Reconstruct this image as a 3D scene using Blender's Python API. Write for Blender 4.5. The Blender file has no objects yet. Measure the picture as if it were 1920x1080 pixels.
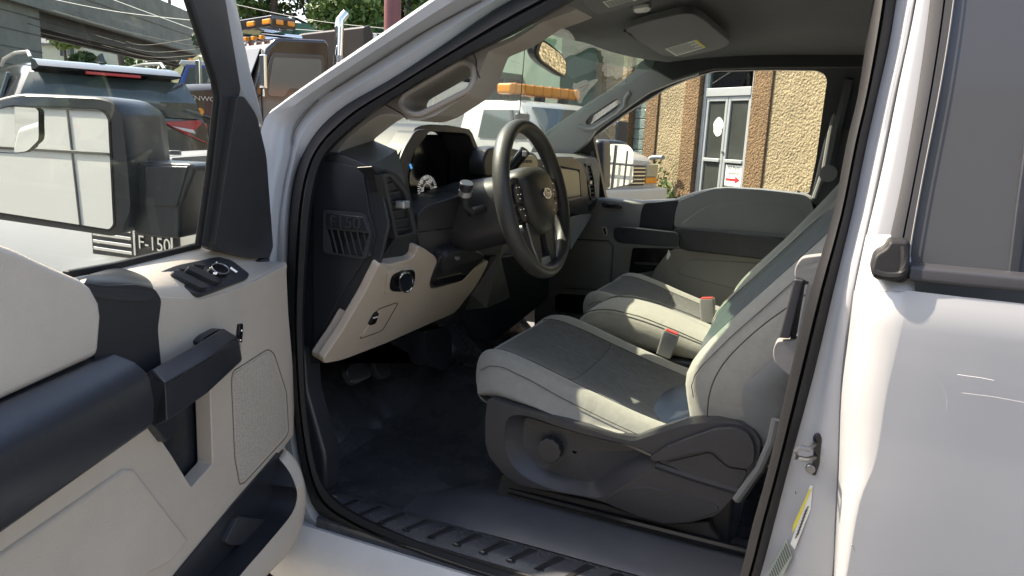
import bpy, bmesh, math, random
import numpy as np
from mathutils import Vector, Matrix, noise
from mathutils.geometry import tessellate_polygon
random.seed(7)
scn = bpy.context.scene
COL = scn.collection

# ------------------------------------------------------------------ camera
# truck frame: x forward, y towards the driver's side, z up, ground near z = 0
CAM = np.array([-.02, 2.146, 1.476]); YAW, PIT, ROL = np.radians([66.7, 11.65, 2.7]); FPX = 1391.
_f = np.array([np.cos(YAW)*np.cos(PIT), -np.sin(YAW)*np.cos(PIT), -np.sin(PIT)])
_r = np.cross(_f, [0, 0, 1]); _r /= np.linalg.norm(_r); _u = np.cross(_r, _f)
_r, _u = np.cos(ROL)*_r + np.sin(ROL)*_u, -np.sin(ROL)*_r + np.cos(ROL)*_u
cd = bpy.data.cameras.new('camera'); cam = bpy.data.objects.new('camera', cd); COL.objects.link(cam)
cam.matrix_world = Matrix(((_r[0], _u[0], -_f[0], CAM[0]), (_r[1], _u[1], -_f[1], CAM[1]), (_r[2], _u[2], -_f[2], CAM[2]), (0, 0, 0, 1)))
cd.sensor_width = 36; cd.lens = 36*FPX/1920; cd.clip_start = .02; cd.clip_end = 600
scn.camera = cam

# ------------------------------------------------------------------ sky, sun, exposure
SUN_AZ, SUN_EL = math.radians(1), math.radians(50)       # azimuth from truck-forward towards the driver's side
sdir = Vector((math.cos(SUN_AZ)*math.cos(SUN_EL), math.sin(SUN_AZ)*math.cos(SUN_EL), math.sin(SUN_EL)))
W = bpy.data.worlds.new('World'); scn.world = W; W.use_nodes = True
nt = W.node_tree; sk = nt.nodes.new('ShaderNodeTexSky'); sk.sky_type = 'NISHITA'; sk.sun_disc = False
sk.sun_elevation = SUN_EL; sk.sun_rotation = math.atan2(sdir.x, sdir.y); sk.air_density = 1.0; sk.dust_density = 2.0
bg = nt.nodes['Background']; nt.links.new(sk.outputs[0], bg.inputs[0]); bg.inputs[1].default_value = .15
sl = bpy.data.lights.new('sun', 'SUN'); sl.energy = 3.7; sl.angle = math.radians(.6); sl.color = (1, .95, .86)
so = bpy.data.objects.new('sun', sl); COL.objects.link(so); so.location = (0, 0, 30)
so.rotation_euler = sdir.to_track_quat('Z', 'Y').to_euler()
scn.view_settings.view_transform = 'Standard'; scn.view_settings.look = 'None'
scn.view_settings.exposure = 1.70; scn.view_settings.gamma = 1.0
scn.view_settings.use_white_balance = True; scn.view_settings.white_balance_temperature = 7500; scn.view_settings.white_balance_tint = 12

# ------------------------------------------------------------------ pixel -> point on a known surface
def ray(px, py): return _f + (px-960)/FPX*_r - (py-540)/FPX*_u
def hit(px, py, P, n):
    d = ray(px, py); n = np.array(n, float); t = ((np.array(P, float)-CAM) @ n)/(d @ n)
    return Vector(CAM + t*d)
def PX(v): return lambda p: hit(p[0], p[1], (v, 0, 0), (1, 0, 0))
def PY(v): return lambda p: hit(p[0], p[1], (0, v, 0), (0, 1, 0))
def PZ(v): return lambda p: hit(p[0], p[1], (0, 0, v), (0, 0, 1))
def PN(P, n): return lambda p: hit(p[0], p[1], P, n)
def side(off=0, s=1):                                   # body side: vertical to the belt, leaning in above it
    def g(p):
        a = hit(p[0], p[1], (0, s*(.90+off), 0), (0, 1, 0))
        return a if a.z <= 1.25 else hit(p[0], p[1], (0, s*(.90+off), 1.25), (0, s, .28))
    return g
def crop(ox, oy, sc): return lambda pts: [(ox+x/sc, oy+y/sc) for x, y in pts]
DA = math.radians(75); HX, HY = 1.10, .95                # open front door: hinge and angle
DU = Vector((-math.cos(DA), math.sin(DA), 0)); DN = Vector((-math.sin(DA), -math.cos(DA), 0))
def dp(u, n, z): return Vector((HX, HY, 0)) + DU*u + DN*n + Vector((0, 0, z))
def door(n=0): return PN(tuple(dp(0, n, 0)), tuple(DN))
def doorlean(n=0): return PN(tuple(dp(0, n, 1.22)), tuple(DN - Vector((0, 0, .2))))
def L(f, pts): return [f(p) for p in pts]

def rpoly(pts, r=8, n=4):                                # round the corners of a 2-D outline
    out = []; N = len(pts)
    for i in range(N):
        p = Vector(pts[i][:2]); a = Vector(pts[i-1][:2]); b = Vector(pts[(i+1) % N][:2])
        ri = pts[i][2] if len(pts[i]) > 2 else r
        la, lb = (a-p).length, (b-p).length; d = min(ri, la*.45, lb*.45)
        if d < .3 and ri > 1 or ri == 0: out.append(tuple(p)); continue
        s = p+(a-p)*d/la; e = p+(b-p)*d/lb
        for k in range(n+1):
            t = k/n; out.append(tuple(s*(1-t)**2 + p*2*t*(1-t) + e*t*t))
    return out
def smoothpath(pts, n=6, closed=False):                  # Catmull-Rom through points of any dimension
    P = [np.array(p, float) for p in pts]; N = len(P); out = []
    for i in range(N if closed else N-1):
        g = (lambda k: P[k % N]) if closed else (lambda k: P[max(0, min(N-1, k))])
        a, b, c, d = g(i-1), g(i), g(i+1), g(i+2)
        for k in range(n):
            t = k/n; out.append(.5*(2*b+(c-a)*t+(2*a-5*b+4*c-d)*t*t+(3*b-a-3*c+d)*t**3))
    if not closed: out.append(P[-1])
    return [Vector(o) if len(o) == 3 else tuple(o) for o in out]

# ------------------------------------------------------------------ mesh helpers
def link(name, me, mat, parent=None):
    o = bpy.data.objects.new(name, me); COL.objects.link(o)
    if mat is not None: me.materials.append(mat)
    if parent is not None: o.parent = parent
    return o
def finish(o, bev=0, seg=3, sub=0, smooth=True, solid=0, ang=30):
    if smooth:
        o.data.polygons.foreach_set('use_smooth', [True]*len(o.data.polygons))
    if solid:
        m = o.modifiers.new('solid', 'SOLIDIFY'); m.thickness = solid; m.offset = -1
    if bev:
        m = o.modifiers.new('bevel', 'BEVEL'); m.width = bev; m.segments = seg; m.limit_method = 'ANGLE'; m.angle_limit = math.radians(ang); m.use_clamp_overlap = True
    if sub:
        m = o.modifiers.new('sub', 'SUBSURF'); m.levels = sub; m.render_levels = sub
    if smooth and not sub:
        if bev:
            m = o.modifiers.new('wn', 'WEIGHTED_NORMAL'); m.keep_sharp = True
        else: o.data.set_sharp_from_angle(angle=math.radians(ang))
    return o
def tidy(bm):
    bmesh.ops.recalc_face_normals(bm, faces=bm.faces)
    me = bpy.data.meshes.new('mesh'); bm.to_mesh(me); bm.free(); return me
def slab(name, loop, vec, mat, parent=None, bev=.004, seg=3, holes=(), smooth=True, ang=30):
    """flat outline (with holes) given thickness by vec"""
    vec = Vector(vec); bm = bmesh.new(); loops = [list(loop)]+[list(h) for h in holes]
    tris = tessellate_polygon(loops); flat = [p for l in loops for p in l]
    A = [bm.verts.new(p) for p in flat]; B = [bm.verts.new(Vector(p)+vec) for p in flat]
    if not holes:
        bm.faces.new(A); bm.faces.new(B[::-1])
    else:
        for t in tris:
            for V in (A, B):
                try: bm.faces.new([V[i] for i in t])
                except ValueError: pass
    k = 0
    for l in loops:
        m = len(l)
        for i in range(m):
            j = (i+1) % m
            bm.faces.new((A[k+i], A[k+j], B[k+j], B[k+i]))
        k += m
    o = link(name, tidy(bm), mat, parent)
    return finish(o, bev, seg, smooth=smooth, ang=ang)
def loft(name, secs, mat, parent=None, ring=True, cap=True, sub=0, bev=0, smooth=True, ang=40, solid=0, closed=False):
    bm = bmesh.new(); V = [[bm.verts.new(p) for p in s] for s in secs]; n = len(secs[0])
    S = len(V)
    for i in range(S if closed else S-1):
        a, b = V[i], V[(i+1) % S]
        for j in range(n if ring else n-1):
            k = (j+1) % n
            bm.faces.new((a[j], a[k], b[k], b[j]))
    if cap and ring and not closed:
        bm.faces.new(V[0][::-1]); bm.faces.new(V[-1])
    o = link(name, tidy(bm), mat, parent)
    return finish(o, bev, 3, sub, smooth, solid, ang)
def frames(pts, up=(0, 0, 1), closed=False):
    up = Vector(up); out = []; N = len(pts)
    for i in range(N):
        a = pts[i-1] if (i or closed) else pts[0]; b = pts[(i+1) % N] if (i < N-1 or closed) else pts[-1]
        t = (Vector(b)-Vector(a)).normalized(); s = t.cross(up)
        if s.length < 1e-4: s = t.cross(Vector((1, .01, 0)))
        s.normalize(); out.append((s, s.cross(t).normalized()))
    return out
def tube(name, pts, r, mat, parent=None, n=10, up=(0, 0, 1), closed=False, sub=0, cap=True):
    pts = [Vector(p) for p in pts]; fr = frames(pts, up, closed); secs = []
    for i, p in enumerate(pts):
        ri = r[i] if isinstance(r, (list, tuple)) else r; s, w = fr[i]
        secs.append([p+(s*math.cos(a)+w*math.sin(a))*ri for a in [2*math.pi*k/n for k in range(n)]])
    return loft(name, secs, mat, parent, True, cap, sub, closed=closed)
def sweep(name, pts, prof, mat, parent=None, up=(0, 0, 1), closed=False, bev=0, sub=0, scale=None):
    pts = [Vector(p) for p in pts]; fr = frames(pts, up, closed); secs = []
    for i, p in enumerate(pts):
        s, w = fr[i]; k = scale[i] if scale else 1
        secs.append([p+s*(a*k)+w*(b*k) for a, b in prof])
    return loft(name, secs, mat, parent, True, True, sub, bev, closed=closed)
def box(name, lo, hi, mat, parent=None, bev=.004, seg=2):
    x0, y0, z0 = lo; x1, y1, z1 = hi
    return slab(name, [Vector(p) for p in ((x0, y0, z0), (x1, y0, z0), (x1, y1, z0), (x0, y1, z0))], (0, 0, z1-z0), mat, parent, bev, seg)
def disc(name, c, axis, r, depth, mat, parent=None, n=32, bev=.002, lobes=0, amp=0, up=(0, 0, 1)):
    axis = Vector(axis).normalized(); s = axis.cross(Vector(up))
    if s.length < 1e-3: s = axis.cross(Vector((1, 0, 0)))
    s.normalize(); w = s.cross(axis); lp = []
    for k in range(n):
        a = 2*math.pi*k/n; rr = r*(1+amp*(1 if lobes and math.sin(a*lobes) > 0 else 0)); lp.append(Vector(c)+(s*math.cos(a)+w*math.sin(a))*rr)
    return slab(name, lp, axis*depth, mat, parent, bev)
def text(name, body, c, xdir, zdir, size, mat, parent=None, depth=.001, shear=0, align='CENTER', sx=1):
    cu = bpy.data.curves.new('t', 'FONT'); cu.body = body; cu.size = size; cu.extrude = depth; cu.shear = shear; cu.align_x = align; cu.align_y = 'CENTER'
    t = bpy.data.objects.new('t', cu); COL.objects.link(t); dg = bpy.context.evaluated_depsgraph_get()
    me = bpy.data.meshes.new_from_object(t.evaluated_get(dg)); bpy.data.objects.remove(t)
    X = Vector(xdir).normalized(); Zv = Vector(zdir).normalized(); N = X.cross(Zv)
    M = Matrix(((X.x*sx, Zv.x, N.x, c[0]), (X.y*sx, Zv.y, N.y, c[1]), (X.z*sx, Zv.z, N.z, c[2]), (0, 0, 0, 1)))
    me.transform(M); me.materials.clear(); return link(name, me, mat, parent)
def thing(name, label, cat, loc=(0, 0, 0), group=None):
    o = bpy.data.objects.new(name, None); COL.objects.link(o); o.location = loc; o.empty_display_size = .1
    o['label'] = label; o['category'] = cat
    if group: o['group'] = group
    return o
def tag(o, label, cat, group=None):
    o['label'] = label; o['category'] = cat
    if group: o['group'] = group
    return o
def adopt(root):                                          # children were built in world space: keep them there
    for c in root.children: c.matrix_parent_inverse = Matrix.Translation(-root.location)

# ------------------------------------------------------------------ materials
def mat(name, col, rough=.5, bump=0, bscale=400, var=0, vscale=3, metal=0, coat=0, spec=.5, dist=.001, col2=None, dust=0):
    m = bpy.data.materials.new(name); m.use_nodes = True; nt = m.node_tree; b = nt.nodes['Principled BSDF']
    b.inputs['Base Color'].default_value = (*col, 1); b.inputs['Roughness'].default_value = rough
    b.inputs['Metallic'].default_value = metal; b.inputs['Coat Weight'].default_value = coat; b.inputs['Specular IOR Level'].default_value = spec
    if coat: b.inputs['Coat Roughness'].default_value = .06
    tc = nt.nodes.new('ShaderNodeTexCoord'); out = tc.outputs['Object']
    if var:
        n = nt.nodes.new('ShaderNodeTexNoise'); n.inputs['Scale'].default_value = vscale; n.inputs['Detail'].default_value = 7; n.inputs['Roughness'].default_value = .65
        nt.links.new(out, n.inputs['Vector'])
        mx = nt.nodes.new('ShaderNodeMix'); mx.data_type = 'RGBA'; mr = nt.nodes.new('ShaderNodeMapRange')
        mr.inputs[1].default_value = .3; mr.inputs[2].default_value = .7
        nt.links.new(n.outputs[0], mr.inputs[0]); nt.links.new(mr.outputs[0], mx.inputs[0])
        c2 = col2 if col2 else tuple(c*(1-var) for c in col)
        mx.inputs[6].default_value = (*col, 1); mx.inputs[7].default_value = (*c2, 1)
        res = mx.outputs[2]
        if dust:                                          # pale scuffs and dust specks
            d1 = nt.nodes.new('ShaderNodeTexNoise'); d1.inputs['Scale'].default_value = 38; d1.inputs['Detail'].default_value = 12; d1.inputs['Roughness'].default_value = .75; d1.inputs['Distortion'].default_value = 1.5
            dr_ = nt.nodes.new('ShaderNodeMapRange'); dr_.inputs[1].default_value = .56; dr_.inputs[2].default_value = .80; dr_.inputs[4].default_value = dust
            m2 = nt.nodes.new('ShaderNodeMix'); m2.data_type = 'RGBA'; m2.inputs[7].default_value = (.42, .40, .37, 1)
            nt.links.new(out, d1.inputs['Vector']); nt.links.new(d1.outputs[0], dr_.inputs[0]); nt.links.new(dr_.outputs[0], m2.inputs[0]); nt.links.new(res, m2.inputs[6]); res = m2.outputs[2]
        nt.links.new(res, b.inputs['Base Color'])
        r = nt.nodes.new('ShaderNodeMapRange'); r.inputs[3].default_value = max(0, rough-.1); r.inputs[4].default_value = min(1, rough+.1)
        nt.links.new(n.outputs[0], r.inputs[0]); nt.links.new(r.outputs[0], b.inputs['Roughness'])
    if bump:
        n = nt.nodes.new('ShaderNodeTexNoise'); n.inputs['Scale'].default_value = bscale; n.inputs['Detail'].default_value = 2
        nt.links.new(out, n.inputs['Vector'])
        bp = nt.nodes.new('ShaderNodeBump'); bp.inputs['Strength'].default_value = bump; bp.inputs['Distance'].default_value = dist
        nt.links.new(n.outputs[0], bp.inputs['Height']); nt.links.new(bp.outputs[0], b.inputs['Normal'])
    return m
def glass(name, tint=(.9, .96, .94), refl=.6, rough=0.0):
    m = bpy.data.materials.new(name); m.use_nodes = True; nt = m.node_tree; nt.nodes.remove(nt.nodes['Principled BSDF'])
    t = nt.nodes.new('ShaderNodeBsdfTransparent'); t.inputs[0].default_value = (*tint, 1)
    g = nt.nodes.new('ShaderNodeBsdfGlossy'); g.inputs['Roughness'].default_value = rough; g.inputs[0].default_value = (1, 1, 1, 1)
    fr = nt.nodes.new('ShaderNodeFresnel'); fr.inputs[0].default_value = 1.5
    mu = nt.nodes.new('ShaderNodeMath'); mu.operation = 'MULTIPLY'; mu.inputs[1].default_value = refl
    mx = nt.nodes.new('ShaderNodeMixShader'); nt.links.new(fr.outputs[0], mu.inputs[0]); nt.links.new(mu.outputs[0], mx.inputs[0])
    nt.links.new(t.outputs[0], mx.inputs[1]); nt.links.new(g.outputs[0], mx.inputs[2]); nt.links.new(mx.outputs[0], nt.nodes['Material Output'].inputs[0])
    return m
def fabric(name, col, scale=1500, bump=.25, var=.12, wrinkle=.007):
    m = mat(name, col, .92, bump, scale, var, 60, spec=.15, dist=.0006)
    nt = m.node_tree; bp = [n for n in nt.nodes if n.type == 'BUMP'][0]; tc = [n for n in nt.nodes if n.type == 'TEX_COORD'][0]
    wr = nt.nodes.new('ShaderNodeTexNoise'); wr.inputs['Scale'].default_value = 11; wr.inputs['Detail'].default_value = 4; wr.inputs['Distortion'].default_value = 1.2
    b2 = nt.nodes.new('ShaderNodeBump'); b2.inputs['Strength'].default_value = .5; b2.inputs['Distance'].default_value = wrinkle
    nt.links.new(tc.outputs['Object'], wr.inputs['Vector']); nt.links.new(wr.outputs[0], b2.inputs['Height']); nt.links.new(b2.outputs[0], bp.inputs['Normal'])
    b = m.node_tree.nodes['Principled BSDF']; b.inputs['Sheen Weight'].default_value = .25; b.inputs['Sheen Roughness'].default_value = .5
    return m
M = {}
M['white'] = mat('white_paint', (.44, .448, .462), .35, .02, 30, .06, 2, coat=.5, spec=.3, dist=.002)
M['white_gloss'] = mat('rear_door_paint', (.44, .448, .462), .35, .02, 18, .05, 2, coat=1.0, spec=.3, dist=.003)
M['pedal'] = mat('pedal_rubber', (.09, .09, .095), .5, .3, 300, .2, 12, dist=.0006)
M['white_dirty'] = mat('worn_white_paint', (.74, .73, .70), .34, .05, 60, .14, 7, coat=.2, dist=.001)
M['beige'] = mat('beige_plastic', (.60, .515, .43), .5, .7, 330, .12, 5, dist=.0009, dust=.22)
M['beige2'] = mat('beige_pillar_trim', (.38, .34, .30), .55, .3, 900, .05, 6, dist=.0004)
M['grey'] = mat('grey_plastic', (.235, .235, .23), .5, .3, 900, .05, 6, dist=.0004)
M['black'] = mat('black_plastic', (.030, .032, .038), .31, .4, 800, .12, 9, dist=.0004, dust=.10)
M['black2'] = mat('charcoal_plastic', (.044, .044, .049), .38, .35, 900, .12, 9, dist=.0004, dust=.06)
M['navy'] = mat('satin_black_trim', (.022, .024, .030), .34, .15, 900, .1, 9, dist=.0003)
M['gloss'] = mat('gloss_black', (.012, .012, .014), .12)
M['rubber'] = mat('black_rubber', (.017, .017, .019), .55, .3, 300, .25, 12, dist=.0006, dust=.03, spec=.3)
M['leather'] = mat('wheel_leather', (.058, .058, .057), .42, .6, 300, .2, 14, dist=.0006, dust=.10)
M['dashtop'] = mat('dash_top_grain', (.095, .097, .095), .5, .8, 500, .12, 20, dist=.0008)
M['fab'] = fabric('seat_bolster_fabric', (.315, .305, .27))
M['fabi'] = fabric('seat_insert_fabric', (.108, .106, .10), 700, .9, .35, .005)
M['fabd'] = fabric('seat_side_vinyl_shaded', (.20, .205, .20), 700, .2, .06, .004)  # side vinyl, with shade put into its tone
M['stitch'] = mat('dark_stitching', (.05, .05, .05), .8)
M['head'] = fabric('headliner_fabric', (.04, .042, .042), 1200, .3, .05, .002)
M['visor'] = fabric('visor_fabric', (.055, .055, .054), 1000, .25, .05, .002)
M['mat'] = mat('worn_vinyl_floor', (.052, .055, .062), .27, .25, 40, .25, 10, dist=.002, col2=(.09, .09, .095))
M['vinyl'] = mat('vinyl_floor', (.088, .092, .103), .36, .3, 300, .2, 10, dist=.0008)
def streaks(m):                                            # scuffed streaks on the rubber floor
    nt = m.node_tree; b = nt.nodes['Principled BSDF']; src = b.inputs['Base Color'].links[0].from_socket; tc = [n for n in nt.nodes if n.type == 'TEX_COORD'][0]
    mp = nt.nodes.new('ShaderNodeMapping'); mp.inputs['Rotation'].default_value = (0, 0, .5); mp.inputs['Scale'].default_value = (5, 85, 5)
    n = nt.nodes.new('ShaderNodeTexNoise'); n.inputs['Scale'].default_value = 1; n.inputs['Detail'].default_value = 10; n.inputs['Roughness'].default_value = .7; n.inputs['Distortion'].default_value = 2.5
    r = nt.nodes.new('ShaderNodeMapRange'); r.inputs[1].default_value = .60; r.inputs[2].default_value = .74; r.inputs[4].default_value = .55
    x = nt.nodes.new('ShaderNodeMix'); x.data_type = 'RGBA'; x.inputs[7].default_value = (.22, .22, .225, 1)
    nt.links.new(tc.outputs['Object'], mp.inputs['Vector']); nt.links.new(mp.outputs[0], n.inputs['Vector']); nt.links.new(n.outputs[0], r.inputs[0]); nt.links.new(r.outputs[0], x.inputs[0]); nt.links.new(src, x.inputs[6]); nt.links.new(x.outputs[2], b.inputs['Base Color'])
streaks(M['mat'])
M['chrome'] = mat('chrome', (.85, .85, .85), .12, metal=1)
M['silver'] = mat('silver_plastic', (.5, .5, .5), .3, metal=.6)
M['radio'] = mat('champagne_panel', (.36, .33, .25), .35, metal=.2)
M['mirror'] = mat('mirror_glass', (.93, .95, .95), .01, metal=1)
M['glass'] = glass('cab_glass', (.93, .965, .95), .07)
M['wglass'] = glass('windshield_glass', (.84, .94, .89), .25)
M['tint'] = mat('privacy_glass', (.07, .074, .082), .12, spec=.35)
M['red'] = mat('red_button', (.55, .06, .04), .4)
M['label'] = mat('paper_label', (.75, .75, .7), .6)
M['yellow'] = mat('yellow_label', (.7, .6, .08), .6)
M['print'] = mat('label_print', (.12, .12, .12), .7)
M['dial'] = mat('dial_white', (.8, .82, .85), .5)
M['blue'] = mat('blue_needle', (.05, .30, .75), .4)
for _k, _c in (('dial', (.8, .85, .9)), ('blue', (.1, .45, 1.0))):      # instrument lighting
    _p = M[_k].node_tree.nodes['Principled BSDF']; _p.inputs['Emission Color'].default_value = (*_c, 1); _p.inputs['Emission Strength'].default_value = .10 if _k == 'dial' else .25
M['badge'] = mat('badge_blue', (.02, .04, .12), .2, coat=.5)
M['metal'] = mat('zinc_metal', (.35, .35, .36), .35, metal=1, var=.3, vscale=40)
# ================================================================== the pickup
T = thing('pickup_truck', 'white pickup truck with its driver door wide open, showing grey seats and black dashboard', 'pickup truck')
S0 = side()
rows = [  # seal inner edge, seal outer edge, jamb seam, outer edge  (front pillar from the roof down, sill, centre pillar up, roof rail)
 ((1120,-22),(1080,-62),(1045,-78),(965,-90)), ((1040,22),(1000,-20),(965,-35),(885,-45)), ((960,67),(925,19),(880,12),(815,0)), ((860,115),(825,88),(780,68),(715,69)),
 ((760,173),(727,152),(693,123),(630,126)), ((690,220),(650,196),(620,170),(560,173)), ((640,262),(605,234),(575,207),(520,202)),
 ((610,295),(577,272),(552,240),(497,222)), ((595,335),(557,317),(545,290),(487,262)), ((585,390),(546,370),(532,350),(482,340)),
 ((577,470),(540,450),(522,440),(474,440)), ((570,600),(538,600),(520,600),(468,600)), ((573,720),(545,720),(525,720),(470,740)),
 ((580,800),(555,820),(535,830),(484,850)), ((595,880),(572,905),(552,915),(502,960)), ((620,925),(592,957),(575,985),(535,1045)),
 ((665,960),(630,985),(615,1020),(590,1080)), ((740,995),(700,1020),(692,1050),(680,1105)), ((860,1040),(830,1068),(822,1098),(810,1150)),
 ((1000,1085),(970,1112),(965,1140),(955,1190)), ((1180,1140),(1160,1168),(1160,1198),(1155,1250)), ((1300,1168),(1310,1205),(1330,1240),(1350,1290)),
 ((1358,1150),(1392,1172),(1450,1185),(1540,1210)), ((1387,1080),(1425,1080),(1480,1080),(1560,1080)), ((1412,980),(1452,980),(1500,980),(1565,980)), ((1440,880),(1478,880),(1520,880),(1570,880)),
 ((1480,705),(1525,705),(1550,705),(1577,705)), ((1520,545),(1563,545),(1580,545),(1598,545)), ((1561,404),(1598,400),(1614,400),(1630,400)),
 ((1587,270),(1625,270),(1642,270),(1657,270)), ((1608,181),(1645,181),(1661,181),(1675,181)), ((1624,78),(1667,85),(1683,85),(1697,85)),
 ((1636,0),(1681,0),(1698,0),(1713,0)), ((1640,-50),(1692,-60),(1710,-65),(1730,-70)), ((1610,-95),(1640,-135),(1650,-155),(1670,-185)),
 ((1500,-105),(1500,-145),(1500,-165),(1500,-200)), ((1350,-95),(1340,-135),(1330,-155),(1310,-185)), ((1220,-62),(1195,-102),(1170,-118),(1110,-140))]
NR = len(rows)
isB = [22 <= i <= 34 for i in range(NR)]
def lp(k, off, offB=None):
    return [side(offB if (offB is not None and isB[i]) else off)(rows[i][k]) for i in range(NR)]
def blend(k1, k2, t, off, offB=None):
    return [side(offB if (offB is not None and isB[i]) else off)((rows[i][k1][0]*(1-t)+rows[i][k2][0]*t, rows[i][k1][1]*(1-t)+rows[i][k2][1]*t)) for i in range(NR)]
def sm(l): return smoothpath(l, 3, True)
e = lp(3, .055, .012); cen = Vector((.5, .88, 1.2))
e2 = [p + (p-cen).normalized()*.02 + Vector((0, -.03, 0)) for p in e]
e3 = [p + (p-cen).normalized()*.03 + Vector((0, -.14, 0)) for p in e]
body = loft('body_side', [sm(l) for l in (lp(1, -.06), lp(1, -.004), blend(1, 2, .5, .012, -.002), lp(2, .004, .002), blend(2, 3, .10, .018, .006), blend(2, 3, .55, .045, .012), e, e2, e3)], M['white'], T, ring=True, cap=False, ang=50)
ring = [sm(l) for l in (lp(0, -.07), lp(0, -.012), blend(0, 1, .12, .012), blend(0, 1, .42, .019), blend(0, 1, .5, .008), blend(0, 1, .58, .018), blend(0, 1, .88, .010), lp(1, -.008), lp(1, -.05))]
loft('door_opening_seal', ring, M['rubber'], T, ring=True, cap=False, ang=50)
# sealer bead lines along the painted jamb
def bead(pts, r, m, nm, off=.012):
    return tube(nm, [side(off)(p) for p in smoothpath(pts, 5)], r, m, T, 6)
seamdark = mat('seam_sealer', (.12, .11, .10), .8)
b1 = bead([(597,187), (570,217), (552,247), (548,272)], .0012, seamdark, 'sealer_bead')
b2 = bead([(620,172), (693,126), (750,90), (813,50), (903,3)], .0012, seamdark, 'sealer_bead', .006)
# rocker panel below the sill
rk = []
for x in np.linspace(1.05, -.3, 16):
    rk.append([Vector((x, .93, .60)), Vector((x, .955, .575)), Vector((x, .97, .54)), Vector((x, .965, .48)), Vector((x, .93, .44)), Vector((x, .80, .44)), Vector((x, .80, .56))])
loft('rocker_panel', rk, M['white_dirty'], T, ang=40)
box('rocker_guard', (-2.0, .80, .36), (2.3, .93, .435), M['black2'], T)
# scratches along the rocker
# ---- rear door with its lit front flange
rd = [(1750,-80),(1743,0),(1722,156),(1703,270),(1689,350),(1680,404),(1705,545),(1683,640),(1660,740),(1640,860),(1610,940),(1585,1080),(1565,1180),(1540,1300)]
cr = [(1725,-80),(1713,0),(1681,156),(1657,270),(1640,350),(1630,404),(1598,545),(1588,630),(1575,740),(1570,880),(1566,960),(1560,1080),(1556,1180),(1530,1300)]
rd = rd[6:]; cr = cr[6:]
def dense(l): return smoothpath([tuple(p) for p in l], 4)
crd, rdd = dense(cr), dense(rd)
secs = []
for a, b in zip(crd, rdd):
    A = side(.0)((a[0]+5, a[1])); B = side(.085)(b); z = B.z
    A2 = side(.03)((a[0]+3, a[1])); mid1 = A2.lerp(B, .35)+Vector((.004, .010, 0)); mid2 = A2.lerp(B, .7)+Vector((.005, .011, 0))
    belly = lambda x: .006*math.sin((z-.5)/.8*math.pi)
    B.y += belly(0)
    r = [Vector((A.x-.03, .86, A.z)), A+Vector((-.004, -.02, 0)), A2, mid1, mid2, B]
    for dx in (.002, .005, .02, .06, .12, .25, .45, .8, 1.15):
        r.append(Vector((B.x-dx, B.y+.003*min(1, dx/.06)-.02*max(0, dx-.5), B.z+.0*dx)))
    secs.append(r)
rear_door = loft('rear_door', secs, M['white_gloss'], T, ring=False, cap=False, ang=60)
def _lerp3(a, b, t): return (a[0]*(1-t)+b[0]*t, a[1]*(1-t)+b[1]*t)
fl_ = []
for t in (0, .25, .5, .75, 1):
    a, b = _lerp3((1620,440), (1598,546), t), _lerp3((1690,440), (1704,546), t); o0, o1 = .024+.006*t, .034+.050*t
    fl_.append([side(-.02)((a[0]+4, a[1])), side(o0)((a[0]+4, a[1])), side(o0*.6+o1*.4+.004)(_lerp3(a, b, .4)), side(o1+.002)(_lerp3(a, b, .75)), side(o1)(b), side(o1-.01)((b[0]+12, b[1]))])
loft('door_shoulder', fl_, M['white'], rear_door, ring=False, cap=False, ang=60)
# upper door frame of the rear door: white strip, black weatherstrip, privacy glass, belt moulding
upA = [(1752,-120),(1743,0),(1722,156),(1691,337),(1665,456),(1660,480)]
upC = [(1728,-120),(1715,0),(1683,156),(1652,311),(1622,440),(1612,480)]
upB = [(1800,-120),(1790,0),(1766,156),(1731,337),(1710,456),(1706,500)]
f0, f1, f2, f3 = side(.012), side(.02), side(.045), side(.05)
A_, B_, C_ = dense(upA), dense(upB), dense(upC)
loft('rear_door_frame', [[f0((c[0]+4, c[1]))+Vector((0, -.03, 0)), side(.024)((c[0]+4, c[1])), side(.030)((c[0]+9, c[1])), side(.0315)(((a[0]+c[0])/2+4, (a[1]+c[1])/2)), side(.031)((a[0]+1, a[1])), side(.02)((a[0]+3, a[1]))] for a, c in zip(A_, C_)], M['white'], rear_door, ring=False, cap=False, ang=60)
loft('window_weatherstrip', [[side(.028)(a), side(.040)((a[0]+3, a[1])), side(.0435)(((a[0]*.7+b[0]*.3), (a[1]*.7+b[1]*.3))), side(.0445)(((a[0]*.45+b[0]*.55), (a[1]*.45+b[1]*.55))), side(.037)(((a[0]*.41+b[0]*.59), (a[1]*.41+b[1]*.59))), side(.044)(((a[0]*.36+b[0]*.64), (a[1]*.36+b[1]*.64))), side(.0445)((b[0]-3, b[1])), side(.036)(b)] for a, b in zip(A_, B_)], mat('weatherstrip_black', (.05, .05, .054), .6, .25, 400, .1, dist=.0005, spec=.3), rear_door, ring=False, cap=False, ang=35)
loft('window_trim_line', [[side(.0455)((b[0]-3, b[1])), side(.0465)((b[0]-2, b[1])), side(.0455)((b[0], b[1]))] for b in B_], mat('grey_trim_line', (.3, .29, .28), .5), rear_door, ring=False, cap=False)
boot = rpoly([(1640,478), (1662,465), (1668,452), (1706,452), (1706,520), (1695,532), (1640,524), (1632,508)], 9)
slab('belt_seal_boot', L(side(.092), boot), (0, -.06, 0), M['rubber'], rear_door, .006)
tube('belt_seal_boot_fold', [side(.097)(p) for p in smoothpath([(1640,512), (1662,518), (1690,515), (1697,492), (1696,462)], 4)], .006, M['rubber'], rear_door, 8)
gl = [(1700,505), (1722,360), (1760,150), (1783,0), (1800,-140), (2050,-140), (2050,545)]
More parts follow.
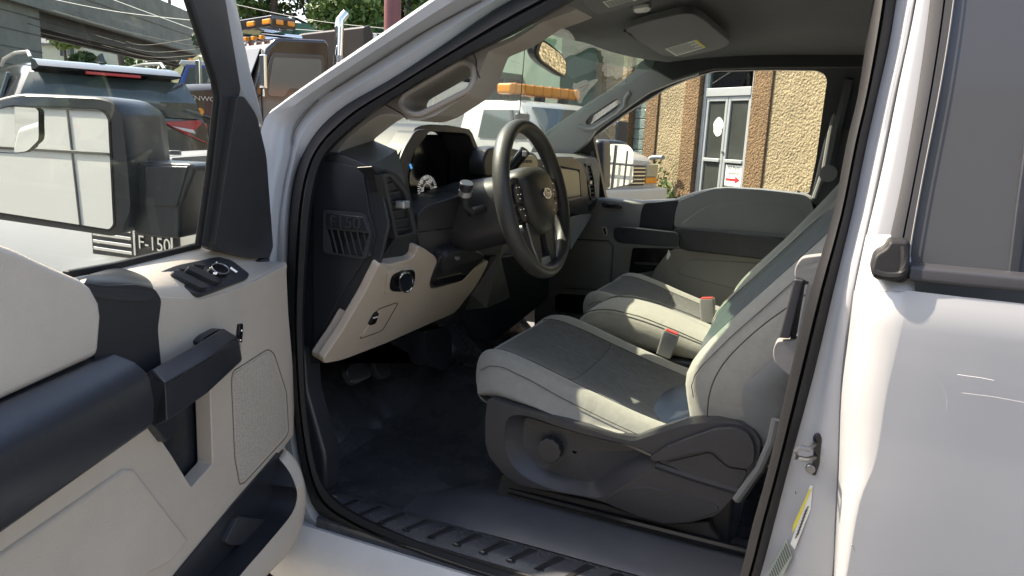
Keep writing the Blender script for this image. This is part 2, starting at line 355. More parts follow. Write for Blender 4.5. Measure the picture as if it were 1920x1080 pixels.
slab('rear_window', L(side(.04), gl), (0, -.006, 0), M['tint'], rear_door, 0)
slab('window_divider_bar', L(side(.046), [(1889,517), (1903,400), (1925,240), (1945,240), (1927,400), (1911,519)]), (0, -.02, 0), M['black'], rear_door, .003)
bm_ = [(1702,498), (1800,507), (2050,531), (2050,561), (1800,538), (1702,527)]
slab('belt_moulding', L(side(.095), bm_), (0, -.05, 0), M['black2'], rear_door, .006)
# ---- latch striker and stickers on the jamb
J = side(.006)
stk = slab('door_striker', L(side(.010), rpoly([(1524,818), (1536,812), (1541,822), (1537,870), (1529,893), (1521,890), (1525,850)], 5)), (0, -.012, 0), M['gloss'], T, .002)
tube('striker_loop', [side(.012)((1527,832)), side(.05)((1516,842)), side(.055)((1500,838)), side(.055)((1492,846)), side(.055)((1494,858)), side(.045)((1510,862)), side(.012)((1527,858))], .0045, M['metal'], stk, 8)
disc('striker_bolt', J((1520,876)), (0, 1, 0), .008, .010, M['metal'], stk, 12)
st1 = slab('tyre_pressure_label', L(side(.009), [(1519,910), (1524,912), (1520,955), (1490,1030), (1482,1020), (1494,985)]), (0, -.0008, 0), M['label'], T, 0)
slab('label_stripe', L(side(.0098), [(1517,918), (1522,916), (1494,985), (1485,1000), (1487,985)]), (0, -.0006, 0), M['yellow'], st1, 0)
for k in range(9):
    t = k/9
    x0, y0 = 1508-20*t, 960+55*t
    slab('label_print_line', L(side(.0099), [(x0, y0), (x0+7, y0-11), (x0+9, y0-10), (x0+2, y0+1)]), (0, -.0004, 0), M['print'], st1, 0)
st2 = slab('certification_label', L(side(.009), [(1474,1012), (1485,1042), (1468,1080), (1440,1090), (1440,1075)]), (0, -.0008, 0), mat('green_label', (.34, .40, .34), .6), T, 0)
for k in range(11):
    t = k/11; x0, y0 = 1474-33*t, 1018+62*t
    slab('label_print_line', L(side(.0098), [(x0, y0), (x0+9*(1-t*.3), y0+24*(1-t*.3)), (x0+7*(1-t*.3), y0+27*(1-t*.3)), (x0-1.6, y0+3)]), (0, -.0004, 0), M['print'], st2, 0)
slab('paint_chip', L(side(.0085), [(1491,922), (1493,921), (1493,926), (1491,927)]), (0, -.0006, 0), M['print'], T, 0)
# scratches on the rear door
scr = mat('pale_scratch', (.58, .58, .58), .6); scd = mat('grey_scratch', (.35, .35, .36), .6)
def scratch(pts, w, m):
    P = [hit(p[0], p[1], (0, .9985, 0), (0, 1, 0)) for p in pts]
    for p in P: p.y = 1.0035+.006*math.sin((p.z-.5)/.8*math.pi)-.0015
    tube('scratch', P, w, m, rear_door, 4)
scratch([(1794,700), (1815,703), (1838,706), (1862,711)], .0004, scr); scratch([(1803,734), (1860,741), (1920,752)], .00025, scr)
scratch([(1752,693), (1765,715), (1775,745), (1774,765)], .0003, scd); scratch([(1597,1015), (1602,1028)], .0012, scd)
# ---- roof, hood and fenders
def rz(x): return 1.905-.05*abs((x+.3)/1.2)**2.2
loft('roof_panel', [[Vector((x, -.76, 1.80)), Vector((x, -.70, rz(x)-.03)), Vector((x, -.4, rz(x))), Vector((x, 0, rz(x)+.012)), Vector((x, .4, rz(x))), Vector((x, .70, rz(x)-.03)), Vector((x, .755, 1.815))] for x in (-1.45, -1.2, -.8, -.3, .2, .5, .68, .76)], M['white'], T, ring=False, cap=False, ang=60)
hs = []
for x in (1.12, 1.3, 1.6, 2.0, 2.4, 2.75, 2.95):
    d = (x-1.1); h = 1.41-.045*d-.02*d*d
    hs.append([Vector((x, -1.0, .62)), Vector((x, -1.005, 1.0)), Vector((x, -.985, h-.14)), Vector((x, -.9, h-.06)), Vector((x, -.55, h)), Vector((x, 0, h+.03)), Vector((x, .55, h)), Vector((x, .78, h-.02)), Vector((x, .90, h-.06)), Vector((x, .985, h-.14)), Vector((x, 1.005, 1.0)), Vector((x, 1.0, .62))])
hood = loft('front_fenders_and_hood', hs, M['white'], T, ring=False, cap=False, ang=60)
fascia = slab('front_fascia', [Vector((2.95, y, z)) for y, z in ((-1, .5), (1, .5), (1, 1.05), (.9, 1.19), (-.9, 1.19), (-1, 1.05))], (.06, 0, 0), M['black2'], T, .02)
wheel_m = mat('tyre_rubber', (.02, .02, .02), .8, .4, 80)
def wheel(parent, c, r, w, ax, rimr=.62, rimmat=None):
    ax = Vector(ax).normalized(); s = ax.cross(Vector((0, 0, 1))).normalized(); u = Vector((0, 0, 1)); c = Vector(c)
    prof = [(.0, rimr*r), (.0, rimr*r*1.02), (-.04*0-w*.02, r*.80), (w*.06, r*.97), (w*.2, r), (w*.8, r), (w*.94, r*.97), (w, r*.8), (w, rimr*r)]
    secs = [[c + ax*(a-w/2) + (s*math.cos(t)+u*math.sin(t))*rr for a, rr in prof] for t in [2*math.pi*k/28 for k in range(28)]]
    ty = loft('wheel', secs, wheel_m, parent, ring=False, cap=False, closed=True, ang=40)
    secs = [[c + ax*(a-w/2) + (s*math.cos(t)+u*math.sin(t))*rr for a, rr in ((w*.85, rimr*r), (w*.7, rimr*r*.9), (w*.72, .4*r), (w*.8, .2*r), (w*.8, .01))] for t in [2*math.pi*k/28 for k in range(28)]]
    loft('rim', secs, rimmat or M['silver'], ty, ring=False, cap=False, closed=True, ang=40)
    secs = [[c + ax*(a-w/2) + (s*math.cos(t)+u*math.sin(t))*rr for a, rr in ((w*.15, rimr*r), (w*.3, rimr*r*.9), (w*.28, .01))] for t in [2*math.pi*k/28 for k in range(28)]]
    loft('rim', secs, M['black2'], ty, ring=False, cap=False, closed=True, ang=40)
    return ty
for x in (2.1, -1.65):
    for s in (1, -1): wheel(T, (x, s*.86, .39), .39, .27, (0, s, 0))
nozz = disc('washer_nozzle', (1.75, .55, 1.375), (0, 0, 1), .022, .012, M['black2'], hood, 12)
# fender badge: dark frame with slats and chrome lettering
bf = slab('fender_badge', [Vector((x, 1.012, z)) for x, z in ((1.24, 1.175), (1.50, 1.17), (1.50, 1.245), (1.24, 1.25))], (0, -.012, 0), M['black2'], hood, .003)
text('fender_badge_letters', 'F-150', (1.30, 1.0145, 1.212), (-1, 0, 0), (0, 0, 1), .042, M['chrome'], bf, .003)
for k in range(4): box('badge_slat', (1.37, 1.0115, 1.182+k*.016), (1.49, 1.0165, 1.189+k*.016), M['chrome'], bf, .001)
for x in (1.247, 1.358): box('badge_slat', (x, 1.0115, 1.182), (x+.006, 1.0165, 1.24), M['chrome'], bf, .001)
# ---- cargo box and cab back (outside the frame, seen only in the mirrors)
box('cargo_bed_side', (-3.1, .93, .62), (-1.42, .995, 1.36), M['white'], T, .03)
box('cargo_bed_side', (-3.1, -.995, .62), (-1.42, -.93, 1.36), M['white'], T, .03)
box('tailgate', (-3.16, -.93, .62), (-3.1, .93, 1.36), M['white'], T, .02)
box('cargo_bed_floor', (-3.1, -.93, .62), (-1.42, .93, .68), M['black2'], T, .01)
cb = slab('cab_back_panel', [Vector((-1.42, y, z)) for y, z in ((-.98, .5), (.98, .5), (.98, 1.3), (.76, 1.85), (-.76, 1.85), (-.98, 1.3))], (.05, 0, 0), M['grey'], T, .01,
          holes=[[Vector((-1.42, y, z)) for y, z in ((-.62, 1.36), (.62, 1.36), (.55, 1.74), (-.55, 1.74))]])
slab('rear_glass', [Vector((-1.40, y, z)) for y, z in ((-.64, 1.34), (.64, 1.34), (.57, 1.76), (-.57, 1.76))], (.005, 0, 0), M['glass'], cb, 0)
# ================================================================== cabin shell
def floor_z(x, y):
    z = .585
    if y > .74: z += .045*min(1, (y-.74)/.09)
    if x > 1.12: z += (x-1.12)*1.0 if x < 1.5 else .38
    z += .13*math.exp(-((y+.02)/.26)**4)*min(1, max(0, (x+.2)/.8))
    z += .004*noise.noise(Vector((x*6, y*6, 0)))+.006*noise.noise(Vector((x*14, y*14, 2)))*(1 if .72 > y > .1 and x > .6 else .2)
    if x > .95: z += .016*min(1, (x-.95)/.2)*(noise.noise(Vector((x*7, y*9, 5)))+.6*abs(noise.noise(Vector((x*4, y*13, 9)))))
    return z
gx = np.linspace(-1.4, 1.56, 150); gy = np.linspace(-.86, .83, 90)
fl = loft('floor', [[Vector((x, y, floor_z(x, y))) for y in gy] for x in gx], M['mat'], T, ring=False, cap=False, ang=60)
# sill scuff plate with raised treads
SC = [Vector((x, y, z)) for x, y, z in ((1.0, .915, .60), (1.0, .82, .634), (.02, .82, .634), (.02, .915, .605))]
sc = loft('sill_scuff_plate', [[Vector((x, .80, .615)), Vector((x, .822, .634)), Vector((x, .88, .632)), Vector((x, .915, .615)), Vector((x, .92, .56))] for x in np.linspace(.96, .04, 24)], M['mat'], T, ring=False, cap=False, ang=50)
for k in range(14):
    x = .92-k*.062
    w = .011
    sect = [[Vector((x-.014-w, .832, .634)), Vector((x-.014-w*.5, .834, .6375)), Vector((x-.014+w*.5, .834, .6375)), Vector((x-.014+w, .832, .634))],
            [Vector((x+.012-w, .888, .628)), Vector((x+.012-w*.5, .886, .6335)), Vector((x+.012+w*.5, .886, .6335)), Vector((x+.012+w, .888, .628))]]
    loft('tread_rib', sect, M['rubber'], sc, ring=False, cap=False, smooth=False)
    if k not in (0, 12): box('tread_tip', (x+.008, .886, .630), (x+.017, .8885, .6348), M['metal'] if k in (5, 6, 7, 2, 3) else M['rubber'], sc, .0005, 1)
tube('sill_edge_bead', [Vector((x, .905, .62)) for x in np.linspace(.93, .06, 12)], .006, M['rubber'], sc, 8)
# smooth vinyl ledge beside the seat
loft('sill_ledge', [[Vector((x, .812, .630-d)), Vector((x, .795, .640-d)), Vector((x, .74, .646-d)), Vector((x, .67, .648-d)), Vector((x, .60, .646-d*1.2)), Vector((x, .50, .60-d))] for x, d in ((.84, .055), (.80, .050), (.75, .034), (.70, .018), (.65, .007), (.60, .001), (.5, 0), (.3, 0), (.1, 0), (-.2, 0))], M['vinyl'], T, ring=False, cap=False, ang=60, bev=0)
tube('seat_rail', [Vector((.60, .665, .662)), Vector((.3, .675, .665)), Vector((-.1, .68, .668))], .009, M['gloss'], T, 8)
# firewall, kick panels, headliner, pillars
loft('toe_board', [[Vector((1.12, y, .60)), Vector((1.3, y, .72)), Vector((1.44, y, .9)), Vector((1.5, y, 1.3))] for y in (-.86, -.4, 0, .4, .86)], M['mat'], T, ring=False, cap=False, ang=60)
slab('kick_panel', L(PY(.80), rpoly([(570,640), (600,640), (606,720), (640,840), (640,905), (600,930), (575,900)], 12)), (0, .06, 0), M['black'], T, .01)
box('cowl_wall', (1.44, -.9, .6), (1.5, .9, 1.38), M['black'], T)
# headliner: hangs lower at the windshield header
def hz(x, y):
    z = 1.818 - .06*max(0, (x-.45)/.30)**2 - .05*(abs(y)/.76)**4
    return z
WSN = (.55, 0, 1)
def ws(z0=1.77): return PN((.75, 0, z0), WSN)
def hdr(y):                                     # front edge of the headliner, lower round the mirror foot
    b = .745 - .27*(abs(y)/.80)**4
    if -.13 < y < .30: b += .05*math.sin((y+.13)/.43*math.pi)
    return b
def wsx(y, z): return .75+(1.772-z)/.55-.28*(abs(y)/.82)**4
hl = []; hys = np.linspace(-.775, .77, 31)
for t in (0, .2, .4, .55, .65, .74, .82, .88, .93, .97, 1.0):
    hl.append([Vector((-1.38+(hdr(y)+1.38)*t, y, 1.818-.055*(abs(y)/.775)**4-(.055*max(0, (t-.8)/.2)**2)*(1-(abs(y)/.775)**4))) for y in hys])
hl.append([p+Vector((.014, 0, .006)) for p in hl[-1]])
head = loft('headliner', hl, M['head'], T, ring=False, cap=False, ang=60)
# windshield, swept back at its sides
wsh = loft('windshield', [[Vector((wsx(y, z)+.004, y, z)) for y in [q*(.79+.12*(1.77-z)) for q in np.linspace(-1, 1, 25)]] for z in (1.80, 1.70, 1.6, 1.5, 1.4, 1.37)], M['wglass'], T, ring=False, cap=False, ang=80)
loft('windshield_shade_band', [[Vector((wsx(y, z)-.001, y, z)) for y in np.linspace(-.68, .68, 20)] for z in (1.775, 1.735)], glass('shade_band_glass', (.45, .6, .52), .25), wsh, ring=False, cap=False, ang=80)
# driver side front pillar trim with grab handle
ci = crop(400, 0, 3)
ptrim = ci([(1990,30), (1850,110), (1680,205), (1450,305), (1250,410), (1000,560), (800,712), (690,805), (620,900), (600,990), (690,1000), (700,850), (760,775), (880,680), (940,645), (1000,640), (1060,655), (1110,678), (1160,680), (1250,650), (1420,540), (1480,460), (1510,380), (1545,290), (1700,225), (1850,125), (1980,80), (2050,50)])
hole = rpoly(ci([(1060,585), (1085,610), (1130,632), (1165,628), (1420,500), (1450,450), (1448,385), (1425,365), (1390,368), (1080,545)]), 6, 3)
PT = PN((0, .80, 1.45), (0, 1, .30))
pt = slab('pillar_trim', L(PT, rpoly(ptrim, 6, 2)), (0, -.10, 0), M['beige2'], T, .006, 3, holes=[L(PT, hole)])
tube('grab_handle_rim', L(PN((0, .806, 1.45), (0, 1, .30)), rpoly(ci([(1045,585), (1080,622), (1130,645), (1170,642), (1432,508), (1465,455), (1463,378), (1430,350), (1385,352), (1070,535)]), 8, 3)), .006, M['beige2'], pt, 8, up=(0, 1, 0), closed=True)
for q in ([(970,590), (1010,612), (1060,640), (1090,672)], [(1455,285), (1480,340), (1478,390), (1500,440)]):
    tube('panel_gap', L(PN((0, .8005, 1.45), (0, 1, .30)), ci(q)), .0012, M['black'], pt, 5)
# passenger side front pillar trim with grab handle
cp = crop(860, 0, 2.4)
pp = cp([(832,268), (800,330), (700,400), (560,490), (430,580), (370,620), (330,700), (440,720), (520,700), (590,640), (620,590), (760,490), (860,420), (980,370), (1090,335), (1060,310), (960,320), (900,330), (850,300)])
PP = PN((0, -.80, 1.45), (0, -1, .28))
ppo = slab('pillar_trim', L(PP, rpoly(pp, 10, 3)), (0, .035, 0), M['grey'], T, .012, 3, holes=[L(PP, rpoly(cp([(585,545), (600,525), (720,445), (738,452), (735,475), (712,500), (605,565), (585,560)]), 6, 3))])
tube('grab_handle_rim', L(PN((0, -.765, 1.45), (0, -1, .28)), cp([(540,565), (575,582), (610,580), (715,512), (745,480), (752,440), (772,415)])), .009, M['grey'], ppo, 8, up=(0, 1, 0))
slab('pillar_backing', L(PN((0, -.84, 1.45), (0, -1, .28)), cp([(560,560), (760,420), (780,470), (620,590)])), (0, -.01, 0), M['black2'], ppo, 0)
slab('roof_rail_trim', L(PN((0, -.775, 1.45), (0, -1, .28)), [(1205,112), (1222,128), (1262,152), (1300,140), (1340,131), (1450,128), (1620,128), (1680,120), (1680,60), (1300,60)]), (0, .02, 0), M['head'], T, .008)
# passenger sail and centre pillar
slab('mirror_sail_trim', L(PY(-.86), [(1080,300), (1113,252), (1114,318), (1080,318)]), (0, .02, 0), M['navy'], T, .004)
slab('mirror_sail_post', L(PY(-.845), [(1109,250), (1116,250), (1115,330), (1108,330)]), (0, .01, 0), M['black2'], T, .002)
cpil = [(1575,120), (1640,110), (1640,480), (1530,520), (1515,395), (1548,250)]
slab('centre_pillar_trim', L(PY(-.80), cpil), (0, -.05, 0), M['black2'], T, .01)
tube('window_run_channel', L(PY(-.795), [(1573,135), (1566,200), (1545,320), (1527,372)]), .010, M['grey'], T, 8)
tube('seat_belt', L(PY(-.74), [(1592,150), (1570,240), (1552,330)]), .016, M['black2'], T, 6)
disc('belt_guide', PY(-.72)((1553,325)), (0, 1, 0), .03, .02, M['grey'], T, 16)
# passenger side shell behind the doors and roof rail so that the cab is closed
box('body_side_lower', (-1.42, -.97, .5), (1.1, -.93, 1.2), M['white'], T, .01)
slab('rear_quarter_trim', [Vector((x, -.86, z)) for x, z in ((0, .6), (-1.42, .6), (-1.42, 1.82), (-.05, 1.82))], (0, -.05, 0), M['grey'], T, .005,
     holes=[[Vector((x, -.86, z)) for x, z in ((-.25, 1.30), (-1.10, 1.34), (-1.12, 1.70), (-.25, 1.72))]])
slab('rear_quarter_trim', [Vector((x, .74, z)) for x, z in ((-.06, .6), (-1.42, .6), (-1.42, 1.80), (-.06, 1.80))], (0, -.04, 0), M['grey'], T, .005)
# driver side centre pillar trim with belt slot
c2 = crop(1000, 230, 2.203)
PB = PY(.845)
bp = slab('centre_pillar_trim', L(PB, rpoly(c2([(1078,640), (1080,600), (1105,558), (1185,548), (1330,540), (1330,1100), (1080,1060), (1025,1022), (992,985), (990,935), (1005,902), (1088,900), (1135,655)]), 10, 3)), (0, -.03, 0), fabric('belt_trim_grain', (.27, .26, .25), 1500, .6, .1), T, .004)
slab('belt_slot_cover', L(PY(.852), c2([(1078,645), (1118,652), (1060,893), (1013,890)])), (0, -.02, 0), M['black2'], bp, .003)
slab('belt_slot', L(PY(.8455), c2([(1118,652), (1138,657), (1135,665), (1122,670), (1085,893), (1060,893)])), (0, -.02, 0), M['gloss'], bp, 0)

# ================================================================== passenger door
cz = crop(1100, 300, 3.375)
top_p = [(1085,372), (1135,372), (1200,377), (1262,374), (1300,360), (1337,353), (1362,351), (1430,355), (1509,363), (1540,380)]
PDp = PY(-.80)
win_p = [(1135,372), (1200,377), (1262,374), (1300,360), (1337,353), (1362,351), (1430,355), (1517,363), (1530,300), (1545,190), (1551,150), (1545,138), (1530,132), (1440,131), (1340,133), (1290,148), (1250,165), (1180,208), (1112,258)]
pd = slab('passenger_door', L(PDp, top_p + [(1560,480), (1560,760), (1000,720), (1000,500), (1040,372)]), (0, -.08, 0), M['grey'], T, .015, 4)
WP = side(-.055, -1)
frame_out = [(1060,390), (1600,400), (1622,120), (1600,60), (1250,80), (1040,260)]
slab('window_frame', L(PN((0, -.87, 1.3), (0, -1, .28)), frame_out), (0, -.03, 0), M['black'], pd, .004, holes=[L(PN((0, -.87, 1.3), (0, -1, .28)), rpoly(win_p, 6, 3))])
slab('window_glass', L(PN((0, -.885, 1.3), (0, -1, .28)), [(1100,385), (1540,385), (1565,110), (1250,130), (1100,250)]), (0, -.004, 0), M['glass'], pd, 0)
def pdp(nm, pts, y, t, m, bev=.006, r=6, sc=cz, seg=3):
    return slab(nm, L(PY(y), rpoly(sc(pts), r, 3)), (0, -t, 0), m, pd, bev, seg)
pdp('upper_door_panel', [(575,262), (700,212), (800,184), (880,176), (1100,188), (1370,217), (1420,245), (1440,330), (1440,520), (600,432), (548,425), (558,335)], -.785, .03, M['grey'], .012)
pdp('upper_panel_recess', [(760,290), (860,262), (1300,290), (1400,350), (1300,470), (600,425), (600,400)], -.7835, .01, M['grey'], .006, 14)
pdp('door_column_trim', [(362,272), (440,266), (582,252), (556,335), (546,430), (540,470), (330,445), (342,330)], -.783, .03, M['navy'], .008)
pdp('armrest', [(545,437), (600,434), (1250,502), (1250,640), (590,562)], -.735, .08, M['black'], .014, 4)
hb = pdp('pull_handle', [(172,432), (205,420), (400,440), (560,456), (588,480), (582,552), (400,542), (200,525), (168,497)], -.715, .035, M['black'], .009, 6)
pdp('handle_recess', [(290,555), (560,560), (430,700), (265,728)], -.797, .004, M['gloss'], .002, 4)
pdp('handle_recess_shelf', [(300,645), (480,655), (470,668), (300,660)], -.795, .01, M['black2'], .002, 2)
pdp('lower_door_panel', [(520,572), (590,565), (1250,640), (1250,1000), (300,1000), (420,705)], -.785, .03, M['grey'], .012, 10)
pdp('lower_panel_recess', [(640,625), (1090,650), (1250,700), (1250,900), (560,720)], -.7825, .01, M['grey'], .008, 16)
pdp('speaker_grille', [(-120,510), (130,522), (157,550), (142,795), (100,808), (-150,800)], -.797, .01, M['grey'], .004, 12)
tube('grille_groove', L(PY(-.7985), cz([(-100,500), (140,512), (167,545), (152,805), (105,820), (-140,812)])), .0025, M['black2'], pd, 6, up=(0, 1, 0))
sw = slab('window_switch_plate', L(PY(-.788), rpoly(cz([(92,290), (100,268), (190,275), (222,290), (215,308), (110,304)]), 14, 4)), (0, -.02, 0), M['black2'], pd, .003)
slab('window_switch', L(PY(-.778), cz([(125,278), (170,280), (178,292), (150,304), (122,300)])), (0, -.02, 0), M['gloss'], sw, .002)
lk = slab('lock_switch_plate', L(PY(-.795), rpoly(cz([(96,422), (115,422), (130,440), (130,480), (112,480), (96,440)]), 6, 3)), (0, -.01, 0), M['beige'], pd, .002)
slab('lock_switch', L(PY(-.791), cz([(103,430), (114,430), (124,470), (114,474)])), (0, -.01, 0), M['gloss'], lk, .001)
disc('lock_knob', PY(-.83)((1497,366)), (0, 0, 1), .010, .006, M['black'], pd, 12); tube('lock_knob_stem', [PY(-.83)((1497,365)), PY(-.83)((1497,358))], .005, M['black'], pd, 8)
pdp('map_pocket', [(-200,850), (150,870), (260,900), (260,1000), (-200,960)], -.77, .03, M['gloss'], .006)
pn = slab('paper_tag', L(PY(-.728), cz([(518,565), (532,600), (512,634), (503,618)])), (0, -.001, 0), M['label'], pd, 0)
# passenger mirror
cm = crop(880, 60, 3.178)
PMN = Vector((-.93, .36, -.02)); PMP = Vector((.99, -1.13, 1.32))
PMf = PN(tuple(PMP), tuple(PMN))
mh = slab('side_mirror', L(PMf, rpoly(cm([(770,640), (930,648), (987,700), (988,895), (960,918), (812,948), (765,930)]), 16, 4)), -PMN*.10, M['black2'], T, .02, 4)
slab('mirror_glass', L(PN(tuple(PMP+PMN*.002), tuple(PMN)), rpoly(cm([(829,666), (945,671), (978,706), (976,893), (945,909), (809,938)]), 8, 3)), -PMN*.003, M['mirror'], mh, 0)
slab('blind_spot_mirror', L(PN(tuple(PMP+PMN*.0035), tuple((PMN+Vector((-.1, -.25, 0))).normalized())), rpoly(cm([(912,672), (945,673), (974,708), (974,775), (945,775), (918,745)]), 12, 4)), -PMN*.0015, M['mirror'], mh, 0)
slab('mirror_arm', L(PY(-1.0), cm([(735,640), (800,640), (800,950), (735,880)])), (0, -.12, 0), M['black2'], mh, .02)
# ================================================================== dashboard
ck = crop(540, 220, 2.25); cc = crop(740, 220, 4.91); cl = crop(640, 460, 4.5); cw = crop(900, 200, 3.178)
def dsec(y, pts): return [Vector((x, y, z)) for x, z in pts]
dA = [(1.44, 1.385), (1.15, 1.415), (.985, 1.414), (.90, 1.395), (.875, 1.36), (.90, 1.2), (.98, 1.0), (1.15, .95), (1.44, .95)]
dA2 = [(1.44, 1.39), (1.15, 1.44), (.985, 1.438), (.90, 1.41)]+dA[4:]; dA3 = [(1.44, 1.395), (1.15, 1.455), (.985, 1.456), (.90, 1.43)]+dA[4:]
dB = [(1.44, 1.395), (1.15, 1.46), (1.05, 1.462), (1.00, 1.45), (.99, 1.36), (.96, 1.2), (.98, 1.0), (1.15, .95), (1.44, .95)]
dC = [(1.44, 1.385), (1.15, 1.41), (.98, 1.412), (.905, 1.395), (.895, 1.36), (.885, 1.15), (.93, .95), (1.15, .90), (1.44, .90)]
dD = [(1.44, 1.385), (1.15, 1.41), (.98, 1.412), (.915, 1.400), (.895, 1.36), (.89, 1.23), (.96, 1.12), (1.05, .98), (1.44, .95)]
dash = loft('dashboard', [dsec(.835, dA), dsec(.76, dA2), dsec(.70, dA3), dsec(.66, dB), dsec(.16, dB), dsec(.13, dC), dsec(-.14, dC), dsec(-.18, dD), dsec(-.70, dD), dsec(-.835, dD)], M['dashtop'], T, ang=25)
PE = PY(.838)
ec = slab('dash_end_panel', L(PE, rpoly(ck([(60,165), (150,165), (205,146), (345,205), (375,225), (395,300), (425,450), (400,560), (385,620), (215,880), (150,1035), (80,1045), (60,1000)]), 6, 2)), (0, -.010, 0), M['navy'], dash, .003)
slab('end_panel_cover', L(PY(.842), rpoly(ck([(110,195), (150,178), (295,210), (318,235), (345,420), (370,500), (350,560), (215,765), (108,985), (104,600)]), 10, 3)), (0, -.02, 0), M['navy'], ec, .003)
vf = slab('demister_vent', L(PY(.848), rpoly(ck([(148,388), (325,408), (352,488), (330,600), (160,575), (146,560)]), 8, 3)), (0, -.02, 0), M['black2'], ec, .003,
          holes=[L(PY(.848), ck([(160,470), (342,490), (312,588), (185,572)]))])
slab('vent_name_plate', L(PY(.8495), ck([(158,402), (318,420), (340,482), (160,462)])), (0, -.01, 0), M['navy'], vf, .002)
a, b = PY(.8505)(ck([(163,440)])[0]), PY(.8505)(ck([(318,452)])[0])
text('vent_lettering', 'F150', (a+b)/2+Vector((0, .0003, .0)), (b-a), (0, 0, 1), .036, M['black2'], vf, .0012, sx=1.15)
for k in range(6):
    x = 178+27*k
    slab('vent_fin', L(PY(.846), ck([(x, 470+2.6*k), (x+5, 471+2.6*k), (x+33, 582+1*k), (x+27, 582+1*k)])), (0, -.02, 0), M['black2'], vf, .0008)
slab('vent_cavity', L(PY(.8435), ck([(155,465), (345,488), (315,592), (180,576)])), (0, -.002, 0), M['gloss'], vf, 0)
# left air vent pod
PV = PN((.842, .80, 1.30), (-1, .15, -.35))
po = slab('vent_pod', L(PN((.852, .80, 1.30), (-1, .15, -.35)), rpoly(ck([(345,203), (428,222), (470,245), (512,318), (548,488), (545,520), (530,592), (430,617), (385,612), (418,560), (452,510), (392,250)]), 8, 3)), (.035, 0, -.004), M['navy'], dash, .005)
vb = slab('vent_bezel', L(PV, rpoly(ck([(398,238), (440,238), (505,310), (545,490), (465,512), (452,505)]), 8, 3)), (.02, 0, 0), M['black2'], dash, .003,
          holes=[L(PV, rpoly(ck([(412,250), (435,250), (492,318), (530,484), (464,500)]), 5, 3))])
slab('vent_cavity', L(PN((.862, .80, 1.30), (-1, .15, -.35)), ck([(405,240), (440,240), (500,310), (540,492), (462,508)])), (.01, 0, 0), M['gloss'], vb, 0)
for k in range(6):
    t = (k+.6)/6.3; y = 250+240*t
    xl = 414+50*t; xr = 440+92*min(1, t*1.05)**.8
    slab('vent_slat', L(PN((.848, .80, 1.30), (-1, .15, -.35)), ck([(xl, y+8), (xr, y-2), (xr, y+4), (xl, y+15)])), (.012, 0, 0), M['black2'], vb, .001)
tb = PV(ck([(472,366)])[0]); box('vent_tab', tb-Vector((.018, .013, .008)), tb+Vector((.004, .013, .008)), M['silver'], vb, .003)
# instrument hood
RIM = PN((.905, .4, 1.40), (-1, 0, .12))
out = [(736,318), (742,297), (779,240), (790,235), (807,233), (845,235), (880,242), (886,250), (898,281), (918,352), (920,366), (905,374), (846,375), (811,377), (791,388), (786,404), (774,398), (757,345)]
inn = [(804,248), (812,246), (874,250), (881,256), (896,297), (909,352), (904,362), (846,367), (811,369), (789,380), (779,393), (772,372), (764,335), (765,312), (778,285)]
ch = slab('instrument_hood', L(RIM, out), (.10, 0, .0), M['black2'], dash, .005, 3, holes=[L(RIM, inn)])
slab('instrument_hood_side', L(PN((.898, .4, 1.40), (-1, 0, .12)), rpoly(cc([(200,110), (312,108), (215,250), (150,330), (105,470), (105,560), (20,560), (40,420), (90,290)]), 14, 3)), (.05, 0, 0), M['black2'], ch, .008)
lft = L(PN((.93, .4, 1.4), (-1, 0, .12)), [(779,239), (807,232), (845,234), (882,242)])
loft('instrument_hood_top', [[p+Vector((0, 0, -.004)) for p in lft], [p+Vector((.06, 0, .004)) for p in lft], [p+Vector((.13, 0, -.004)) for p in lft], [Vector((p.x+.20, p.y, 1.455)) for p in lft]], M['dashtop'], ch, ring=False, cap=False, ang=60)
FACE = PN((.985, .4, 1.36), (-1, 0, .12))
slab('instrument_panel', L(FACE, [(786,252), (868,253), (900,372), (772,390), (768,330)]), (.01, 0, 0), M['gloss'], ch, 0)
FD = PN((.984, .4, 1.36), (-1, 0, .12))
slab('instrument_panel_flank', L(PN((.975, .4, 1.36), (-1, 0, .12)), cc([(525,250), (700,180), (830,640), (515,715)])), (.004, 0, 0), M['navy'], ch, 0)
dc = cc([(300,665)])[0]
for k in range(26):
    a = math.radians(205-k*9.6); r0, r1 = (19, 23.5) if k % 4 else (17, 24)
    p = (dc[0]+r0*math.cos(a)*.75, dc[1]-r0*math.sin(a)*1.15); q = (dc[0]+r1*math.cos(a)*.75, dc[1]-r1*math.sin(a)*1.15)
    tube('dial_tick', [FD(p), FD(q)], .0013, M['dial'], ch, 4)
for k in range(14):
    a = math.radians(190-k*15); p = (dc[0]+9*math.cos(a)*.75, dc[1]-9*math.sin(a)*1.15); q = (dc[0]+11*math.cos(a)*.75, dc[1]-11*math.sin(a)*1.15)
    tube('dial_tick', [FD(p), FD(q)], .0010, M['dial'], ch, 4)
for (x, y), s in zip(cc([(278,560), (325,590), (245,597), (365,660), (252,668), (300,590)]), ('60', '80', '40', '100', '20', 'mph')):
    text('dial_number', s, FD((x, y)), (0, -1, 0), (0, 0, 1), .017 if s != 'mph' else .009, M['dial'], ch, .0003)
for q in ([(292,752), (328,705)], [(142,432), (156,470)]):
    a, b = [PN((.983, .4, 1.36), (-1, 0, .12))(p) for p in cc(q)]; tube('dial_needle', [a, b], .003, M['blue'], ch, 5)
